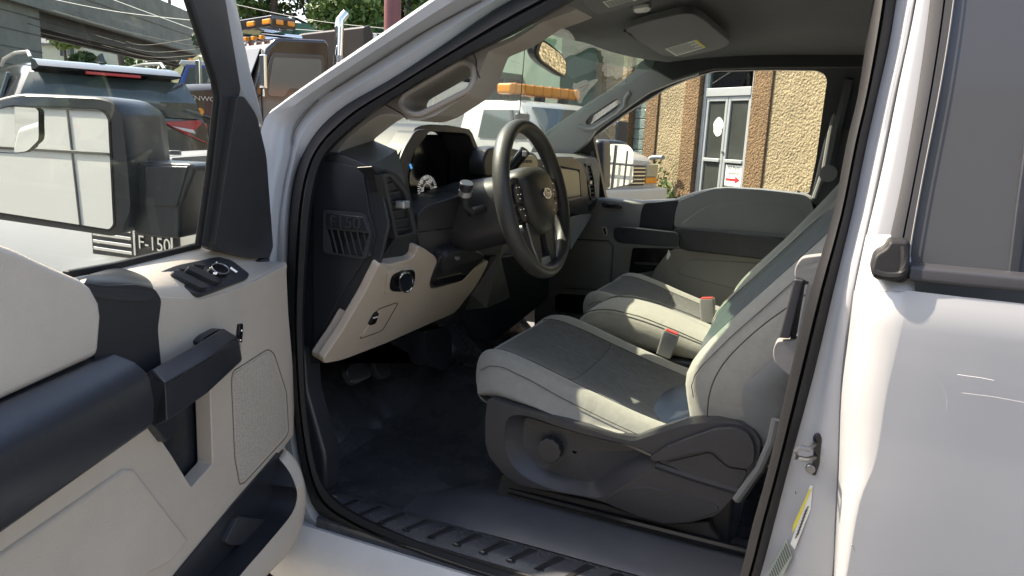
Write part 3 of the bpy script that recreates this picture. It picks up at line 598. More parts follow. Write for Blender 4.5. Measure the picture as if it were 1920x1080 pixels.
# column shroud and lower trim
PL = PN((.865, .45, 1.25), (-1, 0, -.25))
slab('column_surround', L(PL, rpoly([(784,402), (800,386), (846,372), (905,352), (930,400), (960,470), (915,480), (852,468), (828,482), (812,510), (789,470), (783,445)], 6, 3)), (.07, 0, .0), M['black2'], dash, .008)
slab('column_gap_line', L(PN((.863, .45, 1.25), (-1, 0, -.25)), cc([(230,1055), (950,958), (950,966), (230,1063)])), (.002, 0, 0), M['gloss'], dash, 0)
PLo = PN((.848, .84, 1.204), (-.87, 0, -.49))
lower = cl([(650,5), (700,25), (815,108), (800,200), (738,378), (1030,305), (1100,215), (1262,108), (1150,330), (955,578), (800,640), (380,828), (0,975), (-140,1000), (-150,960), (0,740), (200,400), (330,143), (405,165), (610,110)])
lo = slab('lower_dash_panel', L(PLo, rpoly(lower, 14, 3)), (.035, 0, .012), M['beige'], dash, .010, 4)
def lop(nm, pts, off, t, m, bev=.002, r=8, par=None):
    P = PN((.848-.87*off, .84, 1.204-.49*off), (-.87, 0, -.49)); return slab(nm, L(P, rpoly(cl(pts), r, 3)), (.87*t, 0, .49*t), m, par or lo, bev)
lop('lower_dash_side_edge', [(330,143), (395,190), (395,245), (205,590), (-60,985), (-145,1000), (-150,960), (0,740), (200,400)], .004, .02, M['beige'], .004)
hs_ = lop('headlight_switch_bezel', [(395,240), (430,215), (640,190), (640,350), (600,375), (420,425), (370,420)], .004, .02, M['beige'], .006, 20)
hp = lop('headlight_switch', [(430,258), (500,225), (630,205), (625,300), (600,362), (530,395), (405,397)], .007, .02, M['gloss'], .003, 14)
cA = PN((.848-.87*.014, .84, 1.204-.49*.014), (-.87, 0, -.49)); kc = cl([(548,312)])[0]
ringp = [(kc[0]+13*math.cos(a), kc[1]+18*math.sin(a)) for a in [2*math.pi*k/28 for k in range(28)]]
slab('switch_knob', L(cA, ringp), (.012, 0, .007), M['gloss'], hp, .003)
tube('switch_ring', L(cA, ringp), .0024, M['chrome'], hp, 8, up=(1, 0, .5), closed=True)
tube('access_panel_outline', L(PN((.847, .84, 1.2035), (-.87, 0, -.49)), rpoly(cl([(310,540), (485,478), (350,715), (310,735), (150,792)]), 6, 3)), .0009, M['black2'], lo, 5, up=(1, 0, .5))
bs = lop('brake_release_bezel', [(305,560), (355,555), (255,715), (230,750), (175,768)], .003, .01, M['beige'], .003, 5)
lop('brake_release_switch', [(292,582), (322,566), (310,620), (290,665), (235,682)], .007, .01, M['gloss'], .002, 4, bs)
lop('brake_release_mark', [(270,612), (310,600), (312,608), (272,620)], .0085, .002, M['label'], 0, 0, bs)
# dash pocket
lop('dash_pocket', [(738,378), (800,200), (850,90), (920,40), (1100,30), (1240,95), (1100,215), (1030,305)], .006, .03, M['black'], .008, 20, dash)
lop('dash_pocket_lid', [(860,190), (880,90), (960,50), (1120,40), (1235,100), (1010,165), (850,265)], .016, .02, M['black2'], .008, 14, dash)
lop('dash_pocket_slot', [(765,345), (790,290), (1020,235), (1060,255), (1020,300)], .010, .01, M['gloss'], .002, 4, dash)
lop('column_release_clip', [(968,110), (1000,100), (1004,120), (970,132)], .022, .012, M['silver'], .002, 4, dash)
# trim right of the beige panel, knee bolster, lower column cover
lop('knee_trim', [(1262,108), (1345,80), (1290,240), (1010,640), (930,690), (820,700), (955,578), (1150,330)], -.004, .05, M['black2'], .006, 6, dash)
slab('centre_stack_lower', L(PN((.93, .2, 1.1), (-.8, .3, -.5)), [(935,480), (1040,470), (1030,560), (930,640), (885,640), (860,590)]), (.06, 0, .04), M['black'], dash, .01)
slab('knee_bolster_box', L(PX(1.02), rpoly(cl([(700,735), (720,720), (910,690), (935,770), (935,930), (890,1062), (730,1020)]), 8, 3)), (.10, 0, 0), M['black'], dash, .006)
slab('under_dash_cover', L(PX(1.08), cl([(-160,1000), (380,830), (720,690), (720,1010), (560,980), (380,830)])), (.10, 0, 0), M['black'], dash, .006)
slab('pedal_bracket', L(PX(1.16), cl([(380,840), (460,800), (720,940), (720,1010), (500,960)])), (.08, 0, 0), M['vinyl'], dash, .006)
# pedals
c3 = crop(540, 620, 2.348)
def pedal(nm, pts, x, arm):
    P = PN((x, .4, .8), (-.85, 0, .5)); p = slab(nm, L(P, rpoly(c3(pts), 10, 3)), (.02, 0, -.01), M['pedal'], T, .004)
    if nm == 'brake_pedal':
        for k in range(6):
            y = 165+10*k; slab('pedal_rib', L(PN((x-.004, .4, .8), (-.85, 0, .5)), c3([(262+3*k, y), (362+1*k, y-22), (363+1*k, y-18), (264+3*k, y+4)])), (.006, 0, 0), M['black2'], p, 0)
    tube('pedal_arm', [P(c3([arm])[0])+Vector((.02, 0, 0)), Vector((x+.10, .42 if nm[0] == 'b' else .30, 1.0))], .012, M['black'], p, 8)
pedal('brake_pedal', [(250,165), (335,120), (368,165), (372,200), (300,235), (282,225)], 1.12, (310,140))
pedal('accelerator_pedal', [(368,110), (420,100), (458,165), (455,200), (425,214), (395,195)], 1.16, (400,120))
dpd = slab('dead_pedal', L(PN((1.05, .72, .70), (-.7, .5, .3)), rpoly(c3([(85,350), (130,350), (225,490), (215,530), (140,580), (95,460)]), 10, 3)), (.03, -.01, -.02), M['pedal'], T, .006)
for k in range(8):
    y = 365+26*k; slab('pedal_rib', L(PN((1.044, .723, .703), (-.7, .5, .3)), c3([(95+5*k, y), (132+12*k, y+36), (130+12*k, y+43), (95+5*k, y+8)])), (.006, 0, 0), M['black2'], dpd, .0008)
# passenger half of the dashboard and centre stack
slab('upper_glovebox_panel', L(PX(.885), rpoly(cw([(400,350), (470,365), (590,385), (600,530), (515,545), (420,520)]), 4, 2)), (.02, 0, 0), M['radio'], dash, .003)
slab('passenger_dash_trim', L(PX(.888), cw([(440,300), (560,300), (612,345), (640,440), (650,640), (540,640), (520,555), (602,535), (592,380), (450,355)])), (.03, 0, 0), M['navy'], dash, .006)
rv = slab('passenger_vent_bezel', L(PN((.872, -.75, 1.31), (-1, .25, 0)), rpoly(cw([(630,335), (662,335), (690,440), (698,555), (662,560), (640,440)]), 8, 3)), (.04, 0, 0), M['black2'], dash, .004,
          holes=[L(PN((.872, -.75, 1.31), (-1, .25, 0)), cw([(640,352), (658,352), (680,440), (686,545), (664,548), (650,440)]))])
slab('vent_cavity', L(PN((.885, -.75, 1.31), (-1, .25, 0)), cw([(632,340), (665,340), (695,440), (700,555), (655,560)])), (.005, 0, 0), M['gloss'], rv, 0)
for k in range(8):
    t = (k+.5)/8; y = 352+195*t; xl = 640+24*t; xr = 660+27*t
    slab('vent_slat', L(PN((.874, -.75, 1.31), (-1, .25, 0)), cw([(xl, y+3), (xr, y), (xr, y+5), (xl, y+8)])), (.008, 0, 0), M['black2'], rv, .0006)
tb = PN((.868, -.75, 1.31), (-1, .25, 0))(cw([(657,452)])[0]); box('vent_tab', tb-Vector((.004, .014, .006)), tb+Vector((.004, .014, .006)), M['silver'], rv, .002)
slab('vent_housing', L(PN((.90, -.75, 1.31), (-1, .25, 0)), rpoly(cw([(590,330), (640,322), (668,335), (700,560), (690,600), (650,640), (600,600)]), 8, 3)), (.06, 0, 0), M['navy'], dash, .008)
slab('glovebox_lid', L(PX(.90), rpoly(cw([(540,655), (640,630), (668,640), (660,665), (560,820), (540,860)]), 6, 3)), (.04, 0, .0), M['grey'], dash, .010)
slab('radio_panel', L(PX(.86), rpoly(cw([(150,300), (330,290), (350,345), (330,400), (200,400), (150,380)]), 6, 3)), (.03, 0, 0), M['radio'], dash, .004)
for k in range(3): slab('radio_button', L(PX(.857), cw([(262+18*k, 318), (276+18*k, 316), (278+18*k, 334), (264+18*k, 336)])), (.006, 0, 0), M['black2'], dash, .001)
slab('radio_slot', L(PX(.857), cw([(215,382), (330,370), (332,378), (216,390)])), (.004, 0, 0), M['gloss'], dash, 0)
slab('centre_stack_bezel', L(PX(.87), rpoly(cw([(20,330), (50,245), (130,235), (335,275), (360,345), (340,420), (160,420), (30,420)]), 8, 3)), (.05, 0, 0), M['black2'], dash, .008)
# ================================================================== steering column and wheel
WC = Vector((.686, .39, 1.319)); WU = Vector((.253, 0, .967)).normalized(); WY = Vector((0, 1, 0)); WN = WY.cross(WU)
if WN.x > 0: WN = -WN
def wp(a, b, n=0): return WC + WY*a + WU*b + WN*n      # a left, b up, n towards the driver
RM = .186
rimpts = [wp(RM*math.cos(t), RM*math.sin(t)) for t in [2*math.pi*k/72 for k in range(72)]]
secs = []
for k in range(72):
    t = 2*math.pi*k/72; rad = (WY*math.cos(t)+WU*math.sin(t)); g = 1+.07*max(0, math.cos(2*(t-.9)))**6
    secs.append([rimpts[k] + rad*(.0175*g*math.cos(q)) + WN*(.0215*g*math.sin(q)) for q in [2*math.pi*j/16 for j in range(16)]])
sw_ = loft('steering_wheel', secs, M['leather'], T, closed=True, ang=60)
# hub pad (shield shape) with soft crown
def ringw(sc, n, pts, dy=0): return [wp(a*sc, (b+dy)*sc, n) for a, b in pts]
hubp = smoothpath([(.085, .062), (.05, .078), (0, .082), (-.05, .078), (-.085, .062), (-.088, .02), (-.068, -.04), (-.035, -.085), (0, -.092), (.035, -.085), (.068, -.04), (.088, .02)], 4, True)
pad = loft('airbag_cover', [ringw(1.0, -.045, hubp), ringw(1.02, -.01, hubp), ringw(.97, .014, hubp), ringw(.82, .026, hubp), ringw(.5, .033, hubp), ringw(.15, .035, hubp)], mat('airbag_vinyl', (.05, .049, .044), .42, .5, 700, .12, 10, dist=.0005), sw_, ang=70)
el = [wp(.024*math.cos(t), .008+.0125*math.sin(t), .0335) for t in [2*math.pi*k/28 for k in range(28)]]
bd = slab('oval_emblem', el, WN*.004, M['badge'], sw_, .001)
tube('emblem_ring', [p+WN*.004 for p in el], .0018, M['chrome'], bd, 6, up=tuple(WN), closed=True)
text('emblem_script', 'Ford', wp(0, .008, .039), tuple(-WY), tuple(WU), .019, M['chrome'], bd, .0005, shear=.35)
def spoke(nm, pts, m, n0=-.02, n1=.004): return slab(nm, [wp(a, b, n1) for a, b in rpoly(pts, .012, 3)], WN*(n0-n1), m, sw_, .005)
for s in (1, -1):
    spoke('wheel_spoke', [(s*.06, .055), (s*.12, .06), (s*.185, .03), (s*.185, -.03), (s*.13, -.045), (s*.06, -.035)], M['black2'])
    pl = spoke('button_pad', [(s*.092, .045), (s*.135, .042), (s*.14, -.005), (s*.088, -.004)], M['navy'], -.01, .010)
    pl2 = spoke('button_pad', [(s*.088, -.010), (s*.138, -.010), (s*.115, -.052), (s*.074, -.048)], M['navy'], -.01, .009)
    for i, (a, b) in enumerate([(.105, .033), (.122, .033), (.105, .016), (.122, .016), (.113, .006)]):
        slab('button_mark', [wp(s*(a+x), b+y, .0108) for x, y in ((-.0022, -.0012), (.0022, -.0012), (.0022, .0012), (-.0022, .0012))], WN*-.001, M['dial'], pl, 0)
    for i, (a, b) in enumerate([(.10, -.02), (.12, -.02), (.098, -.036)]):
        slab('button_mark', [wp(s*(a+x), b+y, .0098) for x, y in ((-.0022, -.0012), (.0022, -.0012), (.0022, .0012), (-.0022, .0012))], WN*-.001, M['dial'], pl2, 0)
    spoke('lower_spoke', [(s*.018, -.088), (s*.06, -.060), (s*.088, -.055), (s*.095, -.075), (s*.070, -.165), (s*.045, -.178), (s*.022, -.13)], M['black2'])
    tube('spoke_trim_line', [wp(s*.092, -.055, .006), wp(s*.085, -.11, .007), wp(s*.058, -.168, .006)], .0022, M['silver'], sw_, 6)
spoke('lower_insert', [(-.05, -.10), (.05, -.10), (.045, -.14), (-.045, -.14)], M['gloss'], -.03, -.008)
spoke('spoke_bridge', [(-.06, -.172), (.06, -.172), (.05, -.15), (-.05, -.15)], M['silver'], -.02, .0)
# column cover
AX = (wp(0, 0, 0)-wp(0, 0, 1)).normalized()
cs = []
for d, a, b in ((.03, .075, .075), (.06, .085, .085), (.12, .088, .09), (.20, .092, .095), (.30, .09, .09)):
    c = WC + AX*d + Vector((0, 0, -.012)); cs.append([c + WY*(a*math.copysign(abs(math.cos(t))**.7, math.cos(t))) + WU*(b*math.copysign(abs(math.sin(t))**.7, math.sin(t))) for t in [2*math.pi*k/28 for k in range(28)]])
col = loft('steering_column', cs, M['black2'], T, ang=50)
tube('turn_signal_stalk', [WC+AX*.10+WY*.07+Vector((0, 0, -.0)), PY(.52)((882,398)), PY(.535)((873,385)), PY(.55)((872,365)), PY(.56)((875,343))], [.012, .012, .011, .014, .0165], M['black2'], col, 14, up=(0, 1, 0))
a, b = PY(.56)((874,349)), PY(.562)((876,340)); disc('stalk_end_cap', a, b-a, .0168, .008, M['black2'], col, 20)
a, b = PY(.552)((872,366)), PY(.556)((873,357)); tube('stalk_ring', [a, b], .0162, M['silver'], col, 16)
tube('gear_lever', [PY(.28)((940,340)), PY(.285)((957,318)), PY(.29)((985,282))], [.008, .014, .015], M['gloss'], col, 12)
tube('gear_lever_band', [PY(.288)((951,326)), PY(.289)((954,322))], .016, M['chrome'], col, 12)
box('gear_lever_button', PY(.305)((984,288))-Vector((.006, .004, .007)), PY(.305)((984,288))+Vector((.006, .004, .007)), M['silver'], col, .001)
# ================================================================== seats
def interp(x, tab):
    xs = [t[0] for t in tab]; ys = [t[1] for t in tab]; return float(np.interp(x, xs, ys))
CT = [(.15, .84), (.29, .862), (.38, .885), (.48, .914), (.58, .944), (.66, .962), (.70, .962), (.725, .953), (.742, .936), (.75, .915)]
def cush_top(x, t):          # t -1..1 across
    z = interp(x, CT)
    a = abs(t); b = .020*math.exp(-((a-.80)/.14)**2); z += b
    z -= .014*math.exp(-(t/.55)**4)*(1 if x < .6 else max(0, 1-(x-.6)/.12))
    z -= .055*max(0, (a-.86)/.14)**2
    return z
def seat(yc, w, lab, sgn, valance):
    hw = w/2
    xs = [.14, .2, .26, .32, .38, .44, .5, .56, .62, .66, .70, .725, .742, .75]
    ts = np.linspace(-1, 1, 25)
    def pt(x, t):
        ex = 1-.04*max(0, (x-.62)/.13)**2
        return Vector((x-.05*abs(t)**4*max(0, min(1, (x-.5)/.22)), yc+hw*ex*t, cush_top(x, t)))
    secs = []
    for x in xs[:-1]:
        top = [pt(x, t) for t in ts]
        zb = .835 if x < .3 else .865
        side_ = [Vector((top[-1].x, top[-1].y+.012*np.sign(hw), (top[-1].z+zb)/2+.01)), Vector((top[-1].x, top[-1].y-.005, zb))]
        other = [Vector((top[0].x, top[0].y+.005, zb)), Vector((top[0].x, top[0].y-.012, (top[0].z+zb)/2+.01))]
        secs.append(top+side_+other)
    for x, zt, zb, k in ((.748, .918, .872, .96), (.744, .893, .868, .96), (.730, .874, .862, .95), (.705, .864, .857, .94)):
        top = [Vector((x-.05*abs(t)**4, yc+hw*k*t, zt-.010*abs(t)**4)) for t in ts]
        secs.append(top+[Vector((x-.052, yc+hw*k*1.01, (zt+zb)/2-.006)), Vector((x-.056, yc+hw*k*.98, zb-.008)), Vector((x-.056, yc-hw*k*.98, zb-.008)), Vector((x-.052, yc-hw*k*1.01, (zt+zb)/2-.006))])
    base = loft('seat_base', [[Vector((x, yc+s*hw*.9, z)) for s, z in ((-1, .60), (1, .60), (1, .86), (-1, .86))] for x in (.64, .1)], M['black'], T, bev=.01)
    base['label'] = lab
    cu = loft('seat_cushion', secs, M['fab'], base, ang=80, sub=1)
    def patch(nm, x0, x1, t0, t1, m, h=.0035):
        X = np.linspace(x0, x1, 12); Tt = np.linspace(t0, t1, 14); g = []
        for x in X:
            g.append([pt(x, t)+Vector((0, 0, h*min(1, 4*min((t-t0), (t1-t))/(t1-t0)+.5)*min(1, 6*min(x-x0, x1-x)/(x1-x0)+.6)+.0005)) for t in Tt])
        return loft(nm, g, m, base, ring=False, cap=False, ang=80)
    patch('cushion_insert', .5015, .70, -.66, .66, M['fabi']); patch('cushion_insert', .235, .5005, -.66, .66, M['fabi'])
    for t in (-.67, .67):
        tube('seam_piping', [pt(x, t)+Vector((0, 0, .001)) for x in np.linspace(.16, .715, 24)], .0010, M['stitch'], base, 6)
    tube('seam_piping', [pt(.501, t)+Vector((0, 0, .0022)) for t in np.linspace(-.66, .66, 16)], .0010, M['stitch'], base, 6)
    for t in (-.94, .94):
        tube('seam_piping', [pt(x, t)+Vector((0, .001*t, .0015)) for x in np.linspace(.16, .735, 24)], .0009, M['stitch'], base, 6)
    # backrest
    BF = [(.85, .225), (.93, .245), (1.0, .262), (1.045, .255), (1.10, .215), (1.16, .165), (1.27, .075), (1.36, 0.0), (1.45, -.055), (1.53, -.10), (1.565, -.13), (1.575, -.16)]
    def bx(z): return interp(z, [(a, b) for a, b in BF])
    zs = [.855, .90, .95, 1.0, 1.05, 1.10, 1.16, 1.22, 1.28, 1.34, 1.40, 1.46, 1.52, 1.555, 1.572]
    def bpt(z, t):
        a = abs(t); wd = hw*(1.0-.10*max(0, (z-1.35)/.22)**2-.04*max(0, (1.0-z)/.1))
        bol = -.045*max(0, t*sgn)**1.5*min(1, max(.4, (z-.95)/.1)) + (.022*math.exp(-((a-.80)/.16)**2)-.012)*min(1, max(.2, (1.5-z)/.3))
        edge = -.06*max(0, (a-.85)/.15)**2
        return Vector((bx(z)+bol+edge-.02, yc+wd*t, z+.0))
    secs = []
    for z in zs:
        fr = [bpt(z, t) for t in ts]
        th = .15 if z < 1.5 else .15*max(.3, (1.60-z)/.1)
        sd = [fr[-1]+Vector((-.04, .012, .004)), fr[-1]+Vector((-th*.7, .008, .012)), fr[-1]+Vector((-th, -.03, .018))]
        od = [fr[0]+Vector((-th, .03, .018)), fr[0]+Vector((-th*.7, -.008, .012)), fr[0]+Vector((-.04, -.012, .004))]
        secs.append(fr+sd+od)
    bk = loft('backrest', secs, M['fab'], base, ang=80, sub=1)
    g = []
    for z in np.linspace(1.0, 1.50, 18):
        g.append([bpt(z, t)+Vector((.003*min(1, 5*min(t+.66, .66-t)/1.3+.2), 0, 0)) for t in np.linspace(-.66, .66, 14)])
    loft('backrest_insert', g, fabric('backrest_insert_fabric', (.085, .10, .10), 900, .4, .2), base, ring=False, cap=False, ang=80)  # greenish light from the windshield is put into the insert colour
    for t in (-.67, .67, -.92, .92):
        tube('seam_piping', [bpt(z, t)+Vector((.001, 0, 0)) for z in np.linspace(.96, 1.52, 24)], .0010, M['stitch'], base, 6)
    tube('seam_piping', [bpt(.955, 1)+Vector((-.05, sgn*.014 if sgn > 0 else -.014, .005)), bpt(1.05, 1)+Vector((-.075, .0135, .005)), bpt(1.15, 1)+Vector((-.10, .013, 0)), bpt(1.3, 1)+Vector((-.11, .011, 0))], .0009, M['stitch'], base, 6) if sgn > 0 else None
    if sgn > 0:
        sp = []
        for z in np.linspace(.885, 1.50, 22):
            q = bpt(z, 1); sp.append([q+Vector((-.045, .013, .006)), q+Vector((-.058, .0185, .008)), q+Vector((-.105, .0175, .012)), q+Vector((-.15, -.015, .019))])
        loft('backrest_side_panel', sp, M['fabd'], base, ring=False, cap=False, ang=80)  # vinyl side panel, toned darker to carry the shade on this flank
    hr = loft('head_restraint', [[Vector((-.165+dx-.35*(z-1.6), yc+dy*k, z)) for dx, dy in ((.05, -.11), (.065, -.06), (.07, 0), (.065, .06), (.05, .11), (-.02, .12), (-.05, .06), (-.05, -.06), (-.02, -.12))] for z, k in ((1.60, .85), (1.62, 1), (1.70, 1.02), (1.76, .95), (1.785, .75))], M['fab'], base, ang=80, sub=1)
    for s in (-1, 1): tube('head_restraint_post', [Vector((-.19, yc+s*.06, 1.52)), Vector((-.165, yc+s*.06, 1.62))], .007, M['chrome'], base, 8)
    return base, pt, bpt
ds, dpt, dbpt = seat(.405, .53, "driver's seat in grey fabric with dark centre panels", 1, True)
psx, _, _ = seat(-.405, .53, "passenger's seat in grey fabric", -1, False)
# centre seat
cseat = loft('centre_seat_base', [[Vector((x, s*.115, z)) for s, z in ((-1, .60), (1, .60), (1, .88), (-1, .88))] for x in (.58, .1)], M['black'], T, bev=.01)
cseat['label'] = 'narrow centre seat cushion in grey fabric between the two seats'
tc_ = [(.14, .915), (.25, .935), (.35, .965), (.45, .99), (.54, 1.0), (.60, .99), (.64, .96), (.66, .92)]
secs = []
for x in (.14, .2, .3, .4, .48, .55, .60, .635, .655, .665):
    z = interp(x, tc_)
    secs.append([Vector((x, y, z+dz)) for y, dz in ((-.128, -.035), (-.115, -.006), (-.07, 0), (0, .003), (.07, 0), (.115, -.006), (.128, -.035))]+[Vector((x, .125, .87)), Vector((x, -.125, .87))])
loft('seat_cushion', secs, M['fab'], cseat, ang=80, sub=1)
for y in (-.112, .112): tube('seam_piping', [Vector((x, y, interp(x, tc_)-.004)) for x in np.linspace(.16, .63, 20)], .0016, M['stitch'], cseat, 6)
secs = []
for z, x in ((.90, .26), (1.0, .25), (1.1, .20), (1.25, .08), (1.4, -.03), (1.5, -.09), (1.53, -.14)):
    secs.append([Vector((x+dx, y, z)) for y, dx in ((-.13, -.02), (-.11, 0), (0, .008), (.11, 0), (.13, -.02))]+[Vector((x-.15, .12, z+.02)), Vector((x-.15, -.12, z+.02))])
loft('backrest', secs, M['fab'], cseat, ang=80, sub=1)
# seat belt buckles
def buckle(c, d, par=T):
    c = Vector(c); d = Vector(d).normalized(); s = d.cross(Vector((0, 1, 0))).normalized(); y = Vector((0, 1, 0))
    def rect(h, w, t): return [c+d*h+s*(a*w)+y*(b*t) for a, b in rpoly([(-1, -1), (1, -1), (1, 1), (-1, 1)], .25, 3)]
    bk = loft('belt_buckle', [rect(-.035, .020, .012), rect(.02, .022, .014), rect(.036, .021, .013)], M['grey'], par, ang=40)
    loft('buckle_button', [rect(.0365, .018, .0095), rect(.040, .017, .009)], M['red'], bk, ang=40)
    tube('buckle_stalk', [c-d*.03, c-d*.12], .012, M['black2'], bk, 8)
buckle(PY(.15)((1252,645)), (-.25, .06, 1)); buckle(PY(-.12)((1327,582)), (.15, -.1, 1))
# plastic valance on the outboard side of the driver's seat
cs4 = crop(860, 560, 2.077)
YV = .695
val = cs4([(112,387), (200,415), (420,482), (600,540), (680,556), (760,530), (880,492), (1000,478), (1095,488), (1150,515), (1178,560), (1168,620), (1130,690), (1090,755), (1000,845), (900,872), (800,878), (690,845), (560,790), (480,770), (330,745), (240,728), (180,690), (118,615), (103,560), (103,470)])
c18 = crop(840, 480, 1.8)
vho = smoothpath(c18([(270,540), (205,545), (190,600), (192,655), (215,705), (260,748), (350,788), (440,808), (505,816), (550,800), (625,752), (715,700), (690,668), (620,640), (500,612), (380,578)]), 3, True)
vin = smoothpath(c18([(272,548), (262,560), (258,600), (262,640), (285,680), (320,712), (385,740), (440,755), (480,762), (510,748), (575,700), (655,660), (650,655), (610,640), (500,614), (385,582)]), 3, True)
hol = cs4([(215,462), (275,458), (420,495), (600,548), (680,575), (735,598), (742,622), (640,672), (530,738), (480,742), (380,718), (290,672), (225,615), (205,585), (205,490)])
vv = slab('seat_valance', L(PY(YV), rpoly(val, 8, 3)), (0, -.055, 0), M['black2'], ds, .009, 4, holes=[L(PY(YV), vho)])
loft('valance_recess', [L(PY(YV-.001), vho), L(PY(YV-.006), [tuple(np.array(a)*.85+np.array(b)*.15) for a, b in zip(vho, vin)]), L(PY(YV-.030), [tuple(np.array(a)*.12+np.array(b)*.88) for a, b in zip(vho, vin)]), L(PY(YV-.034), vin), [L(PY(YV-.034), [np.mean(np.array(vin), axis=0)])[0]+(p-L(PY(YV-.034), [np.mean(np.array(vin), axis=0)])[0])*.05 for p in L(PY(YV-.034), vin)]], M['black2'], ds, cap=False, ang=50)
kn = disc('lumbar_knob', PY(YV-.034)((1036,838)), (0, 1, 0), .0265, .024, M['black'], ds, 64, .002, 11, .07)
rec = cs4([(742,618), (800,580), (900,540), (1000,506), (1080,502), (1130,525), (1152,575), (1150,640), (1120,665), (1040,650), (1005,605), (980,592), (900,605), (800,632), (760,636)])
slab('recline_lever', L(PY(YV+.012), rpoly(rec, 12, 3)), (0, -.03, 0), M['black2'], ds, .006, 3)
slab('valance_rear_cover', L(PY(YV+.003), rpoly(cs4([(800,640), (980,598), (1010,625), (1050,660), (1130,668), (1090,745), (900,690)]), 10, 3)), (0, -.02, 0), M['black2'], ds, .004)
tube('valance_crease', L(PY(YV-.004), cs4([(770,645), (900,690), (1000,720), (1095,748)])), .010, M['black2'], ds, 8)
slab('valance_lower_panel', L(PY(YV+.002), rpoly(cs4([(560,792), (640,745), (720,730), (800,745), (1000,800), (1020,825), (900,872), (800,878), (690,845)]), 14, 3)), (0, -.02, 0), M['black'], ds, .004)
slab('seat_riser', L(PY(.668), rpoly(cs4([(165,680), (250,730), (560,800), (800,880), (975,868), (985,905), (1015,940), (1040,1040), (600,930), (200,798), (140,778)]), 6, 2)), (0, -.06, 0), mat('seat_riser_plastic', (.05, .047, .045), .6, .3, 700, .1), ds, .006)
tube('seam_piping', L(PY(.6935), smoothpath([(1326,782), (1330,740), (1345,700), (1375,660), (1430,610), (1500,560), (1545,528)], 5)), .0013, M['stitch'], ds, 6, up=(0, 1, 0))
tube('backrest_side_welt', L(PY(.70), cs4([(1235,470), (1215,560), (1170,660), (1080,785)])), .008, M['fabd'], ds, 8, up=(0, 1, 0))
tube('backrest_side_welt', L(PY(.69), cs4([(1250,490), (1232,570), (1190,660), (1100,790)])), .004, M['stitch'], ds, 8, up=(0, 1, 0))
# rear bench, glimpsed through the mirrors and gaps
loft('rear_bench', [[Vector((x, y, z)) for x, z in ((-.75, .62), (-.70, .95), (-1.15, .98), (-1.32, 1.55), (-1.40, 1.5), (-1.38, .62))] for y in (-.78, .78)], M['fab'], T, bev=.03)
# ================================================================== overhead: visors, lamp, mirror
cv = crop(900, 0, 3.692)
def hpl(dz=0): return PZ(1.795+dz)
vis = cv([(1000,212), (1030,190), (1200,140), (1400,95), (1480,97), (1540,130), (1735,290), (1720,315), (1650,345), (1330,415), (1280,400), (1060,260), (1045,238)])
vo = slab('sun_visor', L(hpl(-.02), rpoly(vis, 12, 3)), (0, 0, .018), M['visor'], T, .007, 4)
lab = slab('visor_label', L(hpl(-.0208), cv([(1280,340), (1500,275), (1565,328), (1358,388)])), (0, 0, .0006), M['label'], vo, 0)
slab('visor_label_band', L(hpl(-.0215), cv([(1480,281), (1500,275), (1565,328), (1545,333)])), (0, 0, .0005), M['yellow'], lab, 0)
for k in range(9):
    t = (k+.7)/10; x0, y0 = 1280+78*t, 340+48*t
    n = 190 if k % 3 else 150
    slab('label_print_line', L(hpl(-.0215), cv([(x0+10, y0-3), (x0+n, y0-3-n*.28), (x0+n+2, y0-1-n*.28), (x0+12, y0-.5)])), (0, 0, .0004), M['print'], lab, 0)
tube('visor_clip', L(hpl(-.012), cv([(1005,212), (1030,235), (1075,262), (1120,250)])), .005, M['visor'], vo, 8)
dv = cv([(690,-60), (720,35), (800,95), (830,100), (880,85), (1180,10), (1300,-60)])
dvo = slab('sun_visor', L(hpl(-.018), rpoly(dv, 12, 3)), (0, 0, .016), M['visor'], T, .006, 4)
lab2 = slab('visor_label', L(hpl(-.0188), cv([(848,15), (960,-20), (1080,-20), (1085,5), (890,53)])), (0, 0, .0006), M['label'], dvo, 0)
for k in range(5):
    x0, y0 = 865+7*k, 18+7*k
    slab('label_print_line', L(hpl(-.0195), cv([(x0, y0), (x0+170, y0-38), (x0+171, y0-35), (x0+1, y0+3)])), (0, 0, .0004), M['print'], lab2, 0)
lamp = slab('dome_lamp', L(hpl(-.012), rpoly(cv([(1040,60), (1060,35), (1150,22), (1190,40), (1192,75), (1160,90), (1080,97), (1050,85)]), 16, 3)), (0, 0, .02), M['visor'], T, .006)
slab('dome_lamp_lens', L(hpl(-.018), rpoly(cv([(1055,72), (1090,58), (1170,50), (1180,72), (1150,86), (1080,92)]), 10, 3)), (0, 0, .01), mat('lamp_lens', (.45, .45, .42), .25), lamp, .004)
# interior mirror
MN = Vector((-.98, .04, -.19)).normalized(); MP = Vector((.80, 0.0, 1.70))
MF = PN(tuple(MP), tuple(MN))
rv_ = slab('rear_view_mirror', L(MF, rpoly(cv([(378,375), (400,300), (432,272), (470,285), (560,360), (606,420), (604,517), (590,540), (560,530), (420,440)]), 10, 3)), -MN*.03, M['black'], T, .006, 3)
slab('mirror_glass', L(PN(tuple(MP+MN*.001), tuple(MN)), rpoly(cv([(403,365), (430,292), (445,292), (560,375), (596,428), (594,505), (585,522), (555,505), (425,415)]), 8, 3)), -MN*.002, M['mirror'], rv_, 0)
tube('mirror_arm', [PN((.84, 0, 1.72), (1, 0, .3))(p) for p in cv([(395,300), (365,300), (340,300)])], .009, M['black'], rv_, 8)
slab('mirror_foot', [PN((.88, 0, 1.72), (1, 0, .3))(p) for p in rpoly(cv([(232,322), (290,280), (335,262), (350,290), (330,320), (285,342)]), 6, 2)], (.02, 0, .01), M['black'], rv_, .006)
